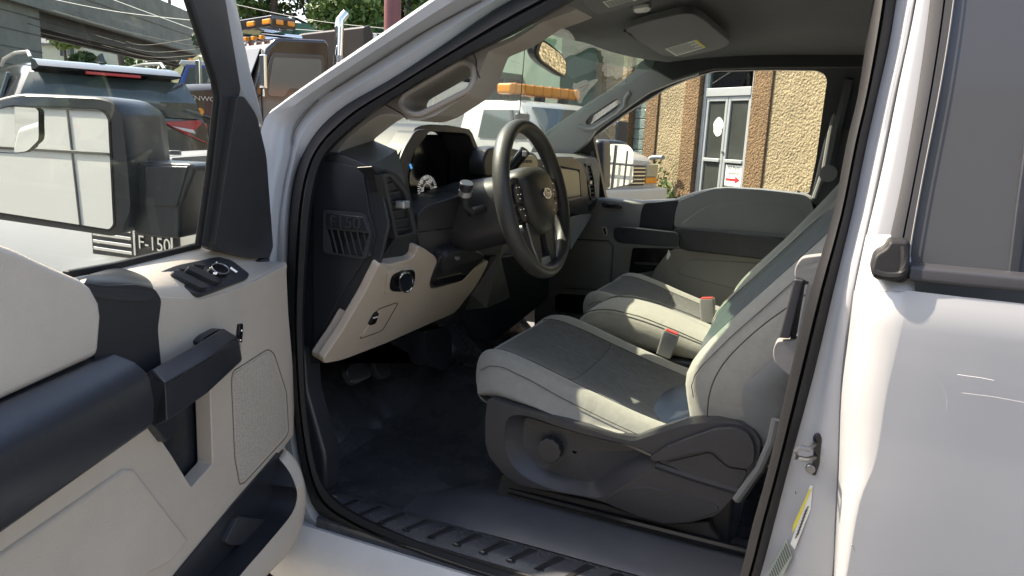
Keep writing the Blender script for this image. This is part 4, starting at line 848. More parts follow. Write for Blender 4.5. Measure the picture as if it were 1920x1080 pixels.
tube('mirror_wire', [PN((.9, 0, 1.72), (1, 0, .3))(p) for p in [(985,60), (984,90), (979,150), (974,215)]], .0015, M['black'], rv_, 5)
# ================================================================== open driver's door
cdd = crop(0, 440, 1.687); c4 = crop(0, 160, 3)
n0 = .085
def D3(l): return [dp(*q) for q in l]
def uext(p0, p1, n, u=1.12):
    A, B = door(n)(p0), door(n)(p1); ua = (A-dp(0, n, 0)).dot(DU); ub = (B-dp(0, n, 0)).dot(DU)
    return A, A+(B-A)*((u-ua)/(ub-ua))
DT = 'driver_door'
low = door(n0)
outer = L(low, [(300,556), (379,560), (430,547), (480,526), (537,497), (541,588), (553,725), (551,815), (536,835), (439,944), (332,1074)]) + D3([(.40, n0, .62), (1.12, n0, .62), (1.12, n0, 1.26), (.62, n0, 1.24)])
hole = L(low, rpoly(cdd([(470,560), (600,450), (665,480), (673,725), (606,800), (545,700), (480,605)]), 3, 2))
dr = slab('driver_door', outer, -DN*.03, M['beige'], T, .010, 4, holes=[hole])
dr['label'] = 'open driver door with beige inner panel, black armrest and pull handle'
slab('door_outer_skin', D3([(-.02, -.075, .50), (1.13, -.075, .50), (1.13, -.075, 1.235), (-.02, -.075, 1.235)]), DN*.03, M['white'], dr, .01)
slab('door_inner_shell', D3([(-.01, -.044, .52), (1.12, -.044, .52), (1.12, -.044, 1.22), (-.01, -.044, 1.20)]), DN*.085, M['black2'], dr, .004)
slab('door_edge_panel', D3([(-.015, n0-.031, .62), (.02, n0-.031, .62), (.02, n0-.031, 1.19), (-.015, n0-.031, 1.19)]), -DN*.06, M['white'], dr, .004)
slab('handle_pocket', D3([(.2, .045, .80), (.75, .045, .80), (.75, .045, 1.2), (.2, .045, 1.2)]), DN*.003, M['navy'], dr, 0)
# ledge under the window with the switch panel
tl = smoothpath([(150,522), (222,503), (300,483), (379,464), (440,466), (500,477), (530,487)], 4)
rl = smoothpath([(150,560), (230,556), (303,557), (379,561), (430,548), (480,527), (538,497)], 4)
secs = []
for a, b in zip(tl, rl):
    A, B = door(.012)(a), door(n0)(b); up = (B-A).cross(DU); up = up if up.z > 0 else -up; up.normalize()
    secs.append([A, A.lerp(B, .3)+up*.004, A.lerp(B, .7)+up*.006, A.lerp(B, .9)+up*.004, B+up*-.003, B-Vector((0, 0, .012))-DN*.002])
loft('door_ledge', secs, M['beige'], dr, ring=False, cap=False, ang=60, sub=1)
Pa, Pb, Pc = door(.012)((300,483)), door(.012)((440,466)), door(n0)((379,560))
LN = (Pb-Pa).cross(Pc-Pa).normalized(); LN = LN if LN.z > 0 else -LN
def ledge(o): return PN(tuple(Pa+LN*(o+.006)), tuple(LN))
sp = slab('window_switch_panel', L(ledge(.004), rpoly(cdd([(495,120), (560,95), (690,68), (735,80), (792,125), (780,140), (640,187), (620,185)]), 8, 3)), -LN*.012, M['black2'], dr, .002)
cs5 = crop(280, 460, 4.5)
for q in ([(195,215), (250,205), (505,335), (495,355), (450,362), (210,240)], [(320,180), (370,165), (620,285), (610,305), (570,315), (345,205)]):
    sw = slab('window_switch', L(ledge(.013), rpoly(cs5(q), 4, 3)), -LN*.012, M['navy'], sp, .003)
    slab('switch_recess', L(ledge(.0042), cs5([(q[0][0]+55, q[0][1]-20), (q[0][0]+150, q[0][1]-10), (q[0][0]+130, q[0][1]+30), (q[0][0]+60, q[0][1]+5)])), -LN*.001, M['gloss'], sp, 0)
mc = cs5([(600,195)])[0]
kno = slab('mirror_control_knob', L(ledge(.012), [(mc[0]+19*math.cos(a), mc[1]+11*math.sin(a)+4*math.cos(a)) for a in [2*math.pi*k/28 for k in range(28)]]), -LN*.010, M['gloss'], sp, .002)
tube('mirror_control_ring', L(ledge(.0125), [(mc[0]+16*math.cos(a), mc[1]+9*math.sin(a)+3.5*math.cos(a)) for a in [2*math.pi*k/28 for k in range(28)]]), .0010, M['silver'], kno, 5, up=tuple(LN), closed=True)
for q in ([(545,225), (575,228), (568,245), (540,240)], [(560,145), (566,150), (575,140), (568,136)], [(690,180), (745,220), (735,228), (682,192)]):
    slab('switch_mark', L(ledge(.0132), cs5(q)), -LN*.001, M['dial'], sp, 0)
# beige upper insert that rises towards the rear
ui = L(door(.102), cdd([(0,25), (60,48), (130,82), (200,114), (262,140), (295,165), (322,215), (328,260), (318,385), (0,532)]))
ue = [uext(cdd([(318,385)])[0], cdd([(0,532)])[0], .102)[1], uext(cdd([(60,48)])[0], cdd([(0,25)])[0], .102)[1]]
ue[1] = Vector((ue[1].x, ue[1].y, 1.36))
slab('upper_door_panel', ui+ue, -DN*.05, M['beige'], dr, .012, 4)
# black column with its cap
slab('door_column_trim', L(door(.094), rpoly(cdd([(262,150), (330,160), (430,158), (490,170), (512,205), (500,300), (512,425), (460,440), (300,400), (300,250)]), 8, 3)), -DN*.04, M['navy'], dr, .008, 3)
a0, a1 = door(.012)((157,520)), door(.012)((222,503)); b0, b1 = door(.096)(cdd([(262,152)])[0]), door(.096)(cdd([(488,172)])[0])
m0 = door(.06)(cdd([(300,125)])[0]); m1 = door(.055)(cdd([(470,140)])[0])
loft('column_cap', [[a0, m0+Vector((0, 0, .004)), b0+Vector((0, 0, .003)), b0-Vector((0, 0, .02))], [a0.lerp(a1, .5)+Vector((0, 0, .006)), m0.lerp(m1, .5)+Vector((0, 0, .008)), b0.lerp(b1, .5)+Vector((0, 0, .006)), b0.lerp(b1, .5)-Vector((0, 0, .02))], [a1+Vector((0, 0, .004)), m1+Vector((0, 0, .004)), b1+Vector((0, 0, .003)), b1-Vector((0, 0, .02))]], M['black'], dr, ring=False, cap=False, sub=2)
# armrest
bt, bte = uext(cdd([(330,384)])[0], cdd([(0,532)])[0], .10)
rg, rge = uext(cdd([(462,430)])[0], cdd([(0,672)])[0], .150)
lw, lwe = uext(cdd([(476,608)])[0], cdd([(0,946)])[0], .145)
def armsec(t):
    B, R, W_ = bt.lerp(bte, t), rg.lerp(rge, t), lw.lerp(lwe, t)
    return [B-DN*.04, B, B.lerp(R, .25)+Vector((0, 0, .010)), B.lerp(R, .75)+Vector((0, 0, .008)), R, R.lerp(W_, .12)+DN*.006, R.lerp(W_, .5)+DN*.010, R.lerp(W_, .88)+DN*.006, W_, W_-DN*.02-Vector((0, 0, .006)), W_-DN*.09+Vector((0, 0, .0))]
loft('armrest', [armsec(t) for t in (0, .02, .06, .15, .3, .5, .75, 1)], M['black'], dr, ang=35, bev=.004)
# pull handle: bar standing off the panel
def hsec(px_list, n_list): return [door(n)(p) for p, n in zip(cdd(px_list), n_list)]
hA = hsec([(462,440), (480,425), (522,470), (530,590), (482,608), (470,560)], [.115, .120, .152, .150, .140, .115])
hB = hsec([(600,365), (612,352), (655,395), (660,500), (610,520), (600,470)], [.115, .120, .152, .150, .140, .115])
hC = hsec([(690,305), (705,296), (752,325), (764,400), (740,420), (700,390)], [.108, .112, .140, .138, .128, .108])
hD = hsec([(692,303), (704,297), (756,330), (766,395), (742,416), (702,388)], [.08, .08, .085, .085, .08, .08])
hnd = loft('pull_handle', [hA, [a.lerp(b, .5) for a, b in zip(hA, hB)], hB, hC, hD], M['black'], dr, ang=35, bev=.004)
slab('handle_front_bracket', L(door(.10), rpoly(cdd([(635,340), (650,322), (700,295), (752,322), (755,345), (700,352), (640,352)]), 8, 3)), -DN*.02, M['navy'], hnd, .004)
slab('handle_rear_support', L(door(.098), cdd([(480,600), (520,575), (565,560), (565,620), (525,660)])), -DN*.04, M['black'], hnd, .004)
tube('handle_parting_line', L(door(.156), cdd([(480,445), (520,475), (650,398), (740,340)])), .0010, M['gloss'], hnd, 5)
# inner-lock slot, speaker grille, embossed lower field
ls = slab('lock_switch_plate', L(door(n0+.003), rpoly(cs5([(760,655), (800,640), (815,650), (805,850), (785,865), (745,800)]), 10, 3)), -DN*.01, M['beige'], dr, .003)
slab('lock_switch', L(door(n0+.006), rpoly(cs5([(765,668), (790,655), (795,690), (785,825), (768,815), (755,770)]), 5, 3)), -DN*.01, M['gloss'], ls, .002)
for q in ([(778,712), (786,712), (786,726), (778,726)], [(768,795), (776,795), (776,806), (768,806)]): slab('switch_mark', L(door(n0+.0068), cs5(q)), -DN*.001, M['dial'], ls, 0)
gm = bpy.data.materials.new('perforated_beige'); gm.use_nodes = True
_n = gm.node_tree; _b = _n.nodes['Principled BSDF']; _b.inputs['Roughness'].default_value = .55
_t = _n.nodes.new('ShaderNodeTexCoord'); _v = _n.nodes.new('ShaderNodeTexVoronoi'); _v.inputs['Scale'].default_value = 330; _v.inputs['Randomness'].default_value = .7
_r_ = _n.nodes.new('ShaderNodeValToRGB'); _r_.color_ramp.elements[0].position = .22; _r_.color_ramp.elements[1].position = .42
_r_.color_ramp.elements[0].color = (.30, .26, .22, 1); _r_.color_ramp.elements[1].color = (.55, .48, .41, 1)
_n.links.new(_t.outputs['Object'], _v.inputs['Vector']); _n.links.new(_v.outputs['Distance'], _r_.inputs[0]); _n.links.new(_r_.outputs[0], _b.inputs['Base Color'])
_bp = _n.nodes.new('ShaderNodeBump'); _bp.inputs['Strength'].default_value = .5; _bp.inputs['Distance'].default_value = .001; _n.links.new(_v.outputs['Distance'], _bp.inputs['Height']); _n.links.new(_bp.outputs[0], _b.inputs['Normal'])
gp = [(845,372), (862,385), (898,500), (905,620), (895,640), (775,775), (762,778), (748,700), (738,470), (742,440)]
slab('speaker_grille', L(door(n0+.0025), rpoly(cdd(gp), 6, 3)), -DN*.006, gm, dr, .0015)
cg = np.mean(np.array(cdd(gp)), axis=0)
tube('grille_groove', L(door(n0), [(cg[0]+(x-cg[0])*1.09, cg[1]+(y-cg[1])*1.055) for x, y in rpoly(cdd(gp), 6, 3)]), .0014, mat('groove_shadow', (.16, .14, .12), .7), dr, 6, up=tuple(DN), closed=True)
A0, A1 = L(door(n0+.006), cdd([(395,742), (430,742)])), L(door(n0+.006), cdd([(520,860), (600,965), (540,1040), (470,1075)]))
slab('lower_embossed_field', A0+A1+D3([(.55, n0+.006, .70), (1.1, n0+.006, .70)])+[uext(cdd([(395,742)])[0], cdd([(0,1015)])[0], n0+.006, 1.1)[1]], -DN*.014, M['beige'], dr, .010, 4)
# map pocket
op = smoothpath([(905,668), (945,705), (968,760), (978,830), (970,920), (930,1010), (860,1085), (760,1200)], 4)
ip = smoothpath([(882,705), (915,745), (936,790), (943,832), (925,885), (865,960), (770,1070), (690,1170)], 4)
secs = []; psec = []
for a, b in zip(op, ip):
    kk = len(secs); nn = n0+.006+(.150-n0-.006)*min(1, kk/9.0)**.8
    O, I = door(nn)(cdd([a])[0]), door(nn-.003)(cdd([b])[0])
    dd0 = nn-n0+.02
    secs.append([O-DN*dd0, O-DN*.006, O.lerp(I, .3)+DN*.002, O.lerp(I, .7)+DN*.002, I-DN*.002]); psec.append([I-DN*.003, I-DN*(dd0*.5), I-DN*(dd0*.95)])
loft('map_pocket', secs, M['beige'], dr, ring=False, cap=False, ang=70, sub=1)
loft('map_pocket_inner_wall', psec, M['navy'], dr, ring=False, cap=False, ang=70)
slab('map_pocket_lining', L(door(.090), cdd([(880,690), (905,720), (945,830), (930,900), (780,1080), (740,1180), (480,1180), (560,1072), (742,850)])), -DN*.004, M['navy'], dr, 0)
slab('map_pocket_divider', L(door(.100), rpoly(cdd([(712,975), (755,890), (880,908), (905,930), (870,968), (735,985)]), 6, 2)), -DN*.02, M['black2'], dr, .005)
# sail trim, window frame, glass
sl_ = rpoly(c4([(1335,62), (1372,60), (1445,165), (1500,395), (1541,955), (1530,968), (1412,976), (1205,917), (1240,700), (1300,300)]), 14, 3)
slab('mirror_sail_trim', L(doorlean(.045), sl_), -DN*.03, M['black2'], dr, .010, 4)
slab('window_frame', L(doorlean(.03), [(338,-60), (358,0), (408,150), (413,185), (397,330), (378,460), (404,468), (420,390), (437,262), (450,182), (453,165), (425,0), (415,-60)]), -DN*.012, M['black2'], dr, .004)
slab('window_rubber', L(doorlean(.034), [(330,-60), (351,0), (401,152), (406,186), (390,330), (371,462), (379,462), (398,330), (414,186), (409,150), (359,0), (339,-60)]), -DN*.008, M['rubber'], dr, .003)
slab('belt_rubber', L(door(.016), [(130,508), (222,492), (379,455), (379,466), (222,505), (130,523)]), -DN*.012, M['rubber'], dr, .003)
slab('door_frame_outer', L(doorlean(.012), [(405,-60), (415,0), (445,160), (455,180), (485,222), (500,240), (472,130), (446,0), (436,-60)]), -DN*.03, M['white'], dr, .008)
slab('window_glass', L(doorlean(.0), [(330,-80), (395,150), (402,200), (372,478)])+[dp(1.12, .2*(1.2-1.22), 1.2), dp(1.12, .2*(1.76-1.22), 1.76)], -DN*.004, M['glass'], dr, 0)
# outside mirror, seen through the door glass
MN2 = (DU + DN*.06 + Vector((0, 0, -.03))).normalized()
MP2 = dp(.17, -.22, 1.35)
def mpl(o): return PN(tuple(MP2+MN2*o), tuple(MN2))
gl = rpoly([(-42,255), (-30,215), (20,199), (187,205), (202,220), (212,421), (205,430), (-40,392)], 10, 4)
ho = rpoly([(-75,262), (-52,200), (15,180), (47,175), (187,181), (217,190), (233,214), (243,300), (250,398), (232,436), (213,443), (-65,402)], 14, 4)
H0 = L(mpl(.012), ho); cH = sum(H0, Vector())/len(H0)
mir = loft('side_mirror', [[cH+(p-cH)*.96 for p in L(mpl(.018), ho)], H0, [p-MN2*.05 for p in H0], [cH+(p-cH)*.97-MN2*.12 for p in H0], [cH+(p-cH)*.85-MN2*.17 for p in H0], [cH+(p-cH)*.5-MN2*.195 for p in H0]], M['black'], dr, cap=True, ang=50)
slab('mirror_glass', L(mpl(.021), gl), -MN2*.002, M['mirror'], mir, 0)
gb = rpoly([(-42,250), (-30,213), (18,197), (190,203), (206,219), (216,424), (207,434), (-42,396)], 10, 4)
slab('mirror_gasket', L(mpl(.0195), gb), -MN2*.002, M['gloss'], mir, 0)
bsn = (MN2 + DN*-.16 + Vector((0, 0, .02))).normalized()
slab('blind_spot_mirror', L(PN(tuple(mpl(.0235)((40,240))), tuple(bsn)), rpoly([(-40,255), (-25,215), (20,200), (71,203), (72,262), (52,283), (30,287), (-40,284)], 8, 4)), -bsn*.001, M['mirror'], mir, 0)
tube('blind_spot_rim', L(mpl(.0235), [(71.5,201), (72,262), (66,275), (52,284), (30,287), (-40,285)]), .0012, M['gloss'], mir, 5)
arm = c4([(742,425), (800,428), (1075,440), (1100,470), (1010,690), (1012,862), (900,858), (760,842), (735,780)])
slab('mirror_arm', L(PN(tuple(dp(.155, 0, 0)), tuple(DU)), arm), -DU*.09, M['black'], mir, .012, 3)
slab('mirror_arm_cap', L(PN(tuple(dp(.158, 0, 0)), tuple(DU)), c4([(805,450), (1060,455), (995,688), (812,680)])), -DU*.01, M['black'], mir, .004)
# ================================================================== the place around the truck
def at(px, py, depth): return Vector(CAM + depth*ray(px, py))
def smooth(t): t = min(1, max(0, t)); return t*t*(3-2*t)
def gz(x, y):
    s = .918*x+.396*y
    return .33*smooth((s-2.6)/2.6)+.085*max(0, s-6.5)
def asphalt():
    m = mat('asphalt', (.18, .175, .165), .9, .6, 120, .35, 1.2, dist=.004); return m
xs = [-90, -50, -25, -14]+list(np.linspace(-8, 16, 49))+[18, 22, 28, 40, 60, 100, 200]; ys = [-160, -90, -50, -30]+list(np.linspace(-20, 10, 41))+[14, 20, 40, 90]
g = loft('ground', [[Vector((x, y, gz(x, y)-.003)) for y in ys] for x in xs], asphalt(), None, ring=False, cap=False, ang=60); g['kind'] = 'structure'

# ---- tan stucco building
FD_ = Vector((math.cos(math.radians(39)), -math.sin(math.radians(39)), 0)); FN_ = Vector((.629, .777, 0)); FP = at(1350, 260, 12.6)
def fp(s, n, z): return Vector((FP.x, FP.y, 0))+FD_*s+FN_*n+Vector((0, 0, z))
def fbox(nm, s0, s1, n0, n1, z0, z1, m, par, bev=.01): return slab(nm, [fp(s0, n1, z0), fp(s1, n1, z0), fp(s1, n1, z1), fp(s0, n1, z1)], FN_*(n0-n1), m, par, bev)
def rough_mat(nm, c1, c2, scale, bump, dist):
    m = bpy.data.materials.new(nm); m.use_nodes = True; nt = m.node_tree; b = nt.nodes['Principled BSDF']; b.inputs['Roughness'].default_value = .95
    tc = nt.nodes.new('ShaderNodeTexCoord'); n1 = nt.nodes.new('ShaderNodeTexNoise'); n1.inputs['Scale'].default_value = scale; n1.inputs['Detail'].default_value = 3; n1.inputs['Distortion'].default_value = .8
    v = nt.nodes.new('ShaderNodeTexVoronoi'); v.inputs['Scale'].default_value = scale*.8; v.feature = 'SMOOTH_F1'
    r = nt.nodes.new('ShaderNodeValToRGB'); r.color_ramp.elements[0].color = (*c2, 1); r.color_ramp.elements[1].color = (*c1, 1); r.color_ramp.elements[0].position = .38; r.color_ramp.elements[1].position = .58
    ad = nt.nodes.new('ShaderNodeMath'); ad.operation = 'SUBTRACT'
    for q in (n1, v): nt.links.new(tc.outputs['Object'], q.inputs['Vector'])
    nt.links.new(n1.outputs[0], r.inputs[0])
    st = nt.nodes.new('ShaderNodeTexNoise'); st.inputs['Scale'].default_value = 1.6; st.inputs['Detail'].default_value = 8; st.inputs['Roughness'].default_value = .7; nt.links.new(tc.outputs['Object'], st.inputs['Vector'])
    sr = nt.nodes.new('ShaderNodeMapRange'); sr.inputs[1].default_value = .35; sr.inputs[2].default_value = .7; sr.inputs[3].default_value = 1.08; sr.inputs[4].default_value = .68; nt.links.new(st.outputs[0], sr.inputs[0])
    sm_ = nt.nodes.new('ShaderNodeVectorMath'); sm_.operation = 'SCALE'; nt.links.new(r.outputs[0], sm_.inputs[0]); nt.links.new(sr.outputs[0], sm_.inputs['Scale']); nt.links.new(sm_.outputs[0], b.inputs['Base Color']); nt.links.new(n1.outputs[0], ad.inputs[0]); nt.links.new(v.outputs['Distance'], ad.inputs[1])
    bp = nt.nodes.new('ShaderNodeBump'); bp.inputs['Strength'].default_value = bump; bp.inputs['Distance'].default_value = dist
    nt.links.new(ad.outputs[0], bp.inputs['Height']); nt.links.new(bp.outputs[0], b.inputs['Normal']); return m
STU = rough_mat('tan_stucco', (.36, .285, .175), (.25, .195, .115), 36, .9, .028); PEB = rough_mat('brown_pebble_dash', (.25, .155, .08), (.13, .08, .042), 40, .9, .025)
B = thing('stucco_building', 'tan stucco building with brown pebble pilasters and glass double doors', 'building', tuple(fp(-.1, 0, 0)))
fbox('stucco_panel', -12, -1.06, -.3, 0, -.3, 4.4, STU, B); fbox('stucco_panel', .98, 1.72, -.3, 0, -.3, 4.4, STU, B); fbox('stucco_panel', 2.80, 3.98, -.3, 0, -.3, 4.4, STU, B)
for s0, s1 in ((-1.06, -.66), (.60, .98), (1.72, 2.08), (2.62, 2.80)): fbox('pilaster', s0, s1, -.3, .035, -.3, 4.4, PEB, B)
fbox('pilaster', 3.55, 3.7, -.05, .02, 2.2, 4.4, PEB, B)
fbox('lintel_panel', -.66, .60, -.3, -.02, 3.0, 4.4, STU, B); fbox('lintel_panel', 2.08, 2.62, -.3, -.02, 2.7, 4.4, STU, B); fbox('sill_panel', 2.08, 2.62, -.3, -.02, -.3, .9, STU, B)
fbox('parapet', -12, 4.0, -.4, .08, 4.4, 4.6, PEB, B)
alu = mat('aluminium_frame', (.45, .47, .48), .4, metal=.3, var=.15, vscale=8); dgl = mat('dark_shop_glass', (.06, .065, .06), .06, spec=.6, var=.3, vscale=2)
fr = fbox('door_frame', -.64, -.56, -.16, -.05, 0, 3.0, alu, B); fbox('frame_jamb', .50, .58, -.16, -.05, 0, 3.0, alu, fr); fbox('frame_head', -.56, .50, -.16, -.04, 2.28, 2.42, alu, fr)
fbox('transom_glass', -.56, .50, -.12, -.11, 2.42, 3.0, glass('transom_glass', (.55, .66, .62), 1.0), B, 0)
for s0, s1 in ((-.56, -.035), (-.025, .50)):
    d = fbox('shop_door', s0, s0+.06, -.13, -.07, .1, 2.28, alu, B)
    fbox('stile', s1-.06, s1, -.13, -.07, .1, 2.28, alu, d); fbox('rail', s0+.06, s1-.06, -.13, -.07, 2.20, 2.28, alu, d); fbox('rail', s0+.06, s1-.06, -.13, -.05, 1.18, 1.24, alu, d); fbox('rail', s0+.06, s1-.06, -.13, -.07, .1, .3, alu, d)
    fbox('pane', s0+.06, s1-.06, -.105, -.10, 1.24, 2.20, dgl, d, 0); fbox('pane', s0+.06, s1-.06, -.105, -.10, .3, 1.18, dgl, d, 0)
box_lock = disc('door_lock', fp(-.03, -.07, 1.35), tuple(FN_), .025, .02, M['metal'], B, 12)
gb_ = mat('glass_block', (.20, .26, .24), .12, .9, 40, .4, 14, dist=.02)
gw = fbox('glass_block_window', 2.08, 2.62, -.2, -.14, .9, 2.7, mat('mortar', (.4, .38, .33), .9), B, 0)
for i in range(3):
    for j in range(9): fbox('glass_block', 2.09+.178*i, 2.26+.178*i, -.14, -.11, .91+.2*j, 1.10+.2*j, gb_, gw, .015)
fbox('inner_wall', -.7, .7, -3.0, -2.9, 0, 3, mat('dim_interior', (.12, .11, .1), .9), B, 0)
adopt(B)
ps = []
random.seed(3)
pc = (.18, 1.78)
ragged = [(pc[0]+(.11+.016*random.random())*math.cos(a)*(1+.1*math.sin(5*a)), pc[1]+(.15+.02*random.random())*math.sin(a)) for a in [2*math.pi*k/22 for k in range(22)]]
po_ = slab('torn_poster', [fp(s, -.097, z) for s, z in ragged], FN_*.002, M['label'], None, 0); tag(po_, 'torn white paper stuck on the glass door', 'poster')
for k in range(3): slab('poster_print', [fp(s, -.0945, z) for s, z in ((.26, 1.85-.05*k), (.12, 1.85-.05*k), (.12, 1.838-.05*k), (.26, 1.838-.05*k))], FN_*.0006, mat('faded_print', (.45, .45, .45), .8), po_, 0)
sg = fbox('door_sign', -.50, -.11, -.098, -.092, .80, 1.15, M['label'], None, 0); tag(sg, 'white paper sign with a red arrow and black lettering on the glass door', 'sign')
redm = mat('red_print', (.45, .02, .03), .6)
slab('arrow', [fp(s, -.0905, z) for s, z in ((-.14, .885), (-.36, .885), (-.36, .845), (-.47, .905), (-.36, .965), (-.36, .925), (-.14, .925))], FN_*.001, redm, sg, 0)
text('sign_lettering', 'All Parts', fp(-.305, -.0905, 1.10), tuple(-FD_), (0, 0, 1), .085, M['print'], sg, .0005); text('sign_lettering', 'Deliveries', fp(-.305, -.0905, 1.015), tuple(-FD_), (0, 0, 1), .075, M['print'], sg, .0005)
# ---- gas meter and weeds by the wall
mp = fp(1.45, .35, 0); galv = mat('galvanised', (.34, .37, .40), .45, metal=.4, var=.3, vscale=12)
mt = thing('gas_meter', 'grey gas meter with bent pipe beside the stucco wall', 'gas meter', tuple(mp))
loft('meter_body', [[mp+Vector((a*w, b*w, z)) for a, b in ((-.16, -.12), (.16, -.12), (.16, .12), (-.16, .12))] for z, w in ((.05, 1.0), (.15, 1.25), (.55, 1.25), (.68, .9), (.72, .5))], galv, mt, bev=.03)
tube('meter_pipe', smoothpath([mp+Vector((0, 0, .6)), mp+Vector((.02, 0, 1.0)), mp+Vector((-.02, -.01, 1.16)), mp+Vector((-.18, .06, 1.2)), mp+FN_*-.05-FD_*.35+Vector((0, 0, 1.2))], 5), .04, galv, mt, 10)
disc('meter_valve', mp+Vector((.05, .05, .82)), (0, 0, 1), .07, .07, galv, mt, 12); adopt(mt)
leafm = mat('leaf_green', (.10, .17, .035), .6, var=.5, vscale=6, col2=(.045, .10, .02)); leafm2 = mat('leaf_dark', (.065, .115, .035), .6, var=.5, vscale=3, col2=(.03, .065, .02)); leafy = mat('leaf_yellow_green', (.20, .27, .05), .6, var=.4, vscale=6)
bark = mat('bark', (.10, .075, .055), .9, .8, 30, .3, 6, dist=.02)
def leaves(name, blobs, n, size, m, parent, seed=1):
    rg = np.random.default_rng(seed); V = []; Fc = []
    wts = np.array([b[3]*b[4]*b[5] for b in blobs]); wts = wts/wts.sum()
    for k in range(n):
        b = blobs[rg.choice(len(blobs), p=wts)]; d = rg.normal(size=3); d /= np.linalg.norm(d); r = rg.random()**.45
        c = np.array(b[:3])+d*np.array(b[3:6])*r
        a = rg.normal(size=3); a /= np.linalg.norm(a); q = np.cross(a, rg.normal(size=3)); q /= np.linalg.norm(q); s = size*(.6+.8*rg.random()); i = len(V)
        V += [c-a*s, c+q*s*.5, c+a*s, c-q*s*.5]; Fc.append((i, i+1, i+2, i+3))
    me = bpy.data.meshes.new(name); me.from_pydata([tuple(v) for v in V], [], Fc); return link(name, me, m, parent)
def weed(p, h, n, seed, label):
    t = thing('weed', label, 'plant', tuple(p), 'weeds along the stucco wall'); rg = random.Random(seed)
    for k in range(5):
        e = p+Vector((rg.uniform(-.2, .2), rg.uniform(-.2, .2), h*rg.uniform(.6, 1))); tube('stem', [p, p.lerp(e, .6)+Vector((0, 0, .05)), e], .006, leafm, t, 5)
    leaves('foliage', [(p.x, p.y, p.z+h*.6, .2, .2, h*.45)], n, .05, leafm, t, seed); adopt(t)
weed(fp(1.25, .25, 0), 1.1, 90, 1, 'tall weed growing behind the gas meter'); weed(fp(.95, .3, 0), .75, 130, 2, 'low bright weed at the foot of the brown pilaster'); weed(fp(.2, .25, 0), .62, 100, 3, 'low weed in front of the glass doors')
# ---- green painted building
GRN = mat('green_painted_wall', (.15, .21, .165), .85, .4, 8, .22, 1.5, dist=.01, col2=(.115, .165, .13))
cK = None
best = 1e9
for t in np.linspace(.3, 4, 200):
    k = fp(3.98, 0, 0)+FN_*t
    d = np.array([k.x, k.y, 2.5])-CAM; px = 960+FPX*(d@_r)/(d@_f)
    if abs(px-1050) < best: best = abs(px-1050); cK = t
GB = thing('green_building', 'pale green painted building with a small dark window', 'building', tuple(fp(4, 0, 0)))
kn_ = fp(3.99, 0, -.3)
slab('wall', [kn_+FN_*cK, kn_+FN_*cK+FD_*7.5, kn_+FD_*7.5-FN_*.5, kn_-FN_*.5], (0, 0, 9), GRN, GB, .01)
wq = kn_+FN_*(cK+.01)
def gw_(nm, s0, s1, z0, z1, t, m, par): return slab(nm, [wq+FD_*s0+Vector((0, 0, z0)), wq+FD_*s1+Vector((0, 0, z0)), wq+FD_*s1+Vector((0, 0, z1)), wq+FD_*s0+Vector((0, 0, z1))], FN_*t, m, par, .01)
w1 = gw_('window', 2.3, 3.6, 2.2, 3.0, .03, mat('dark_window', (.02, .025, .03), .1), GB); gw_('window_sill', 2.2, 3.7, 2.1, 2.2, .1, GRN, w1); gw_('window_bar', 2.9, 2.96, 2.2, 3.0, .05, M['black2'], w1)
tube('wall_bracket', [kn_+FN_*(cK*.35)-FD_*.02+Vector((0, 0, 2.75)), kn_+FN_*(cK*.35)-FD_*.25+Vector((0, 0, 2.9))], .02, M['black'], GB, 6); tube('wall_bracket', [kn_+FN_*(cK*.35)-FD_*.25+Vector((0, 0, 2.9)), kn_+FN_*(cK*.6)-FD_*.25+Vector((0, 0, 2.8))], .02, M['black'], GB, 6)
adopt(GB)
# ---- generic vehicle helpers: local frame with f forward, l left, z up
def frame(o, h):
    h = Vector((h[0], h[1], 0)).normalized(); l = Vector((-h.y, h.x, 0)); o = Vector(o)
    return lambda f, a, z: o+h*f+l*a+Vector((0, 0, z))
def prof(nm, F, pts, a0, a1, m, par, bev=.03, seg=3): return slab(nm, [F(f, a0, z) for f, z in pts], F(0, a1, 0)-F(0, a0, 0), m, par, bev, seg)
def fb(nm, F, f0, f1, a0, a1, z0, z1, m, par, bev=.01): return prof(nm, F, ((f0, z0), (f1, z0), (f1, z1), (f0, z1)), a0, a1, m, par, bev)
wpaint = mat('tow_truck_white', (.5, .5, .49), .25, var=.06, vscale=2, coat=.5); amber = mat('amber_lens', (.75, .27, .02), .25, coat=.4); vgl = mat('vehicle_glass', (.05, .065, .065), .05, spec=.7); bpaint = mat('black_truck_paint', (.02, .018, .018), .12, var=.2, vscale=1, coat=.8); lens = mat('head_lamp_lens', (.4, .36, .24), .15)
# ---- tow truck
rc = at(1022, 190, 11.7); TO = Vector((rc.x, rc.y, 0)); TH = (-.92, .37); TF = frame(TO, TH)
tw = thing('tow_truck', 'white tow truck with a long orange light bar on its cab roof', 'tow truck', tuple(TO))
cabs = []
for z, f0, f1, w in ((.75, -1.0, .75, .92), (1.15, -1.0, .85, .95), (1.38, -1.0, .80, .93), (1.9, -.95, .32, .80), (1.98, -.90, .22, .74), (2.0, -.8, .1, .6)):
    cabs.append([TF(f0, -w, z), TF(f1-.05, -w, z), TF(f1, -w+.12, z), TF(f1+.03, 0, z), TF(f1, w-.12, z), TF(f1-.05, w, z), TF(f0, w, z)])
cab_ = loft('cab', cabs, wpaint, tw, ang=35)
def cabq(nm, pts, m, par, off): return slab(nm, pts, off, m, par, .004)
wsq = [TF(.815, -.74, 1.40), TF(.815, .74, 1.40), TF(.34, .66, 1.88), TF(.34, -.66, 1.88)]
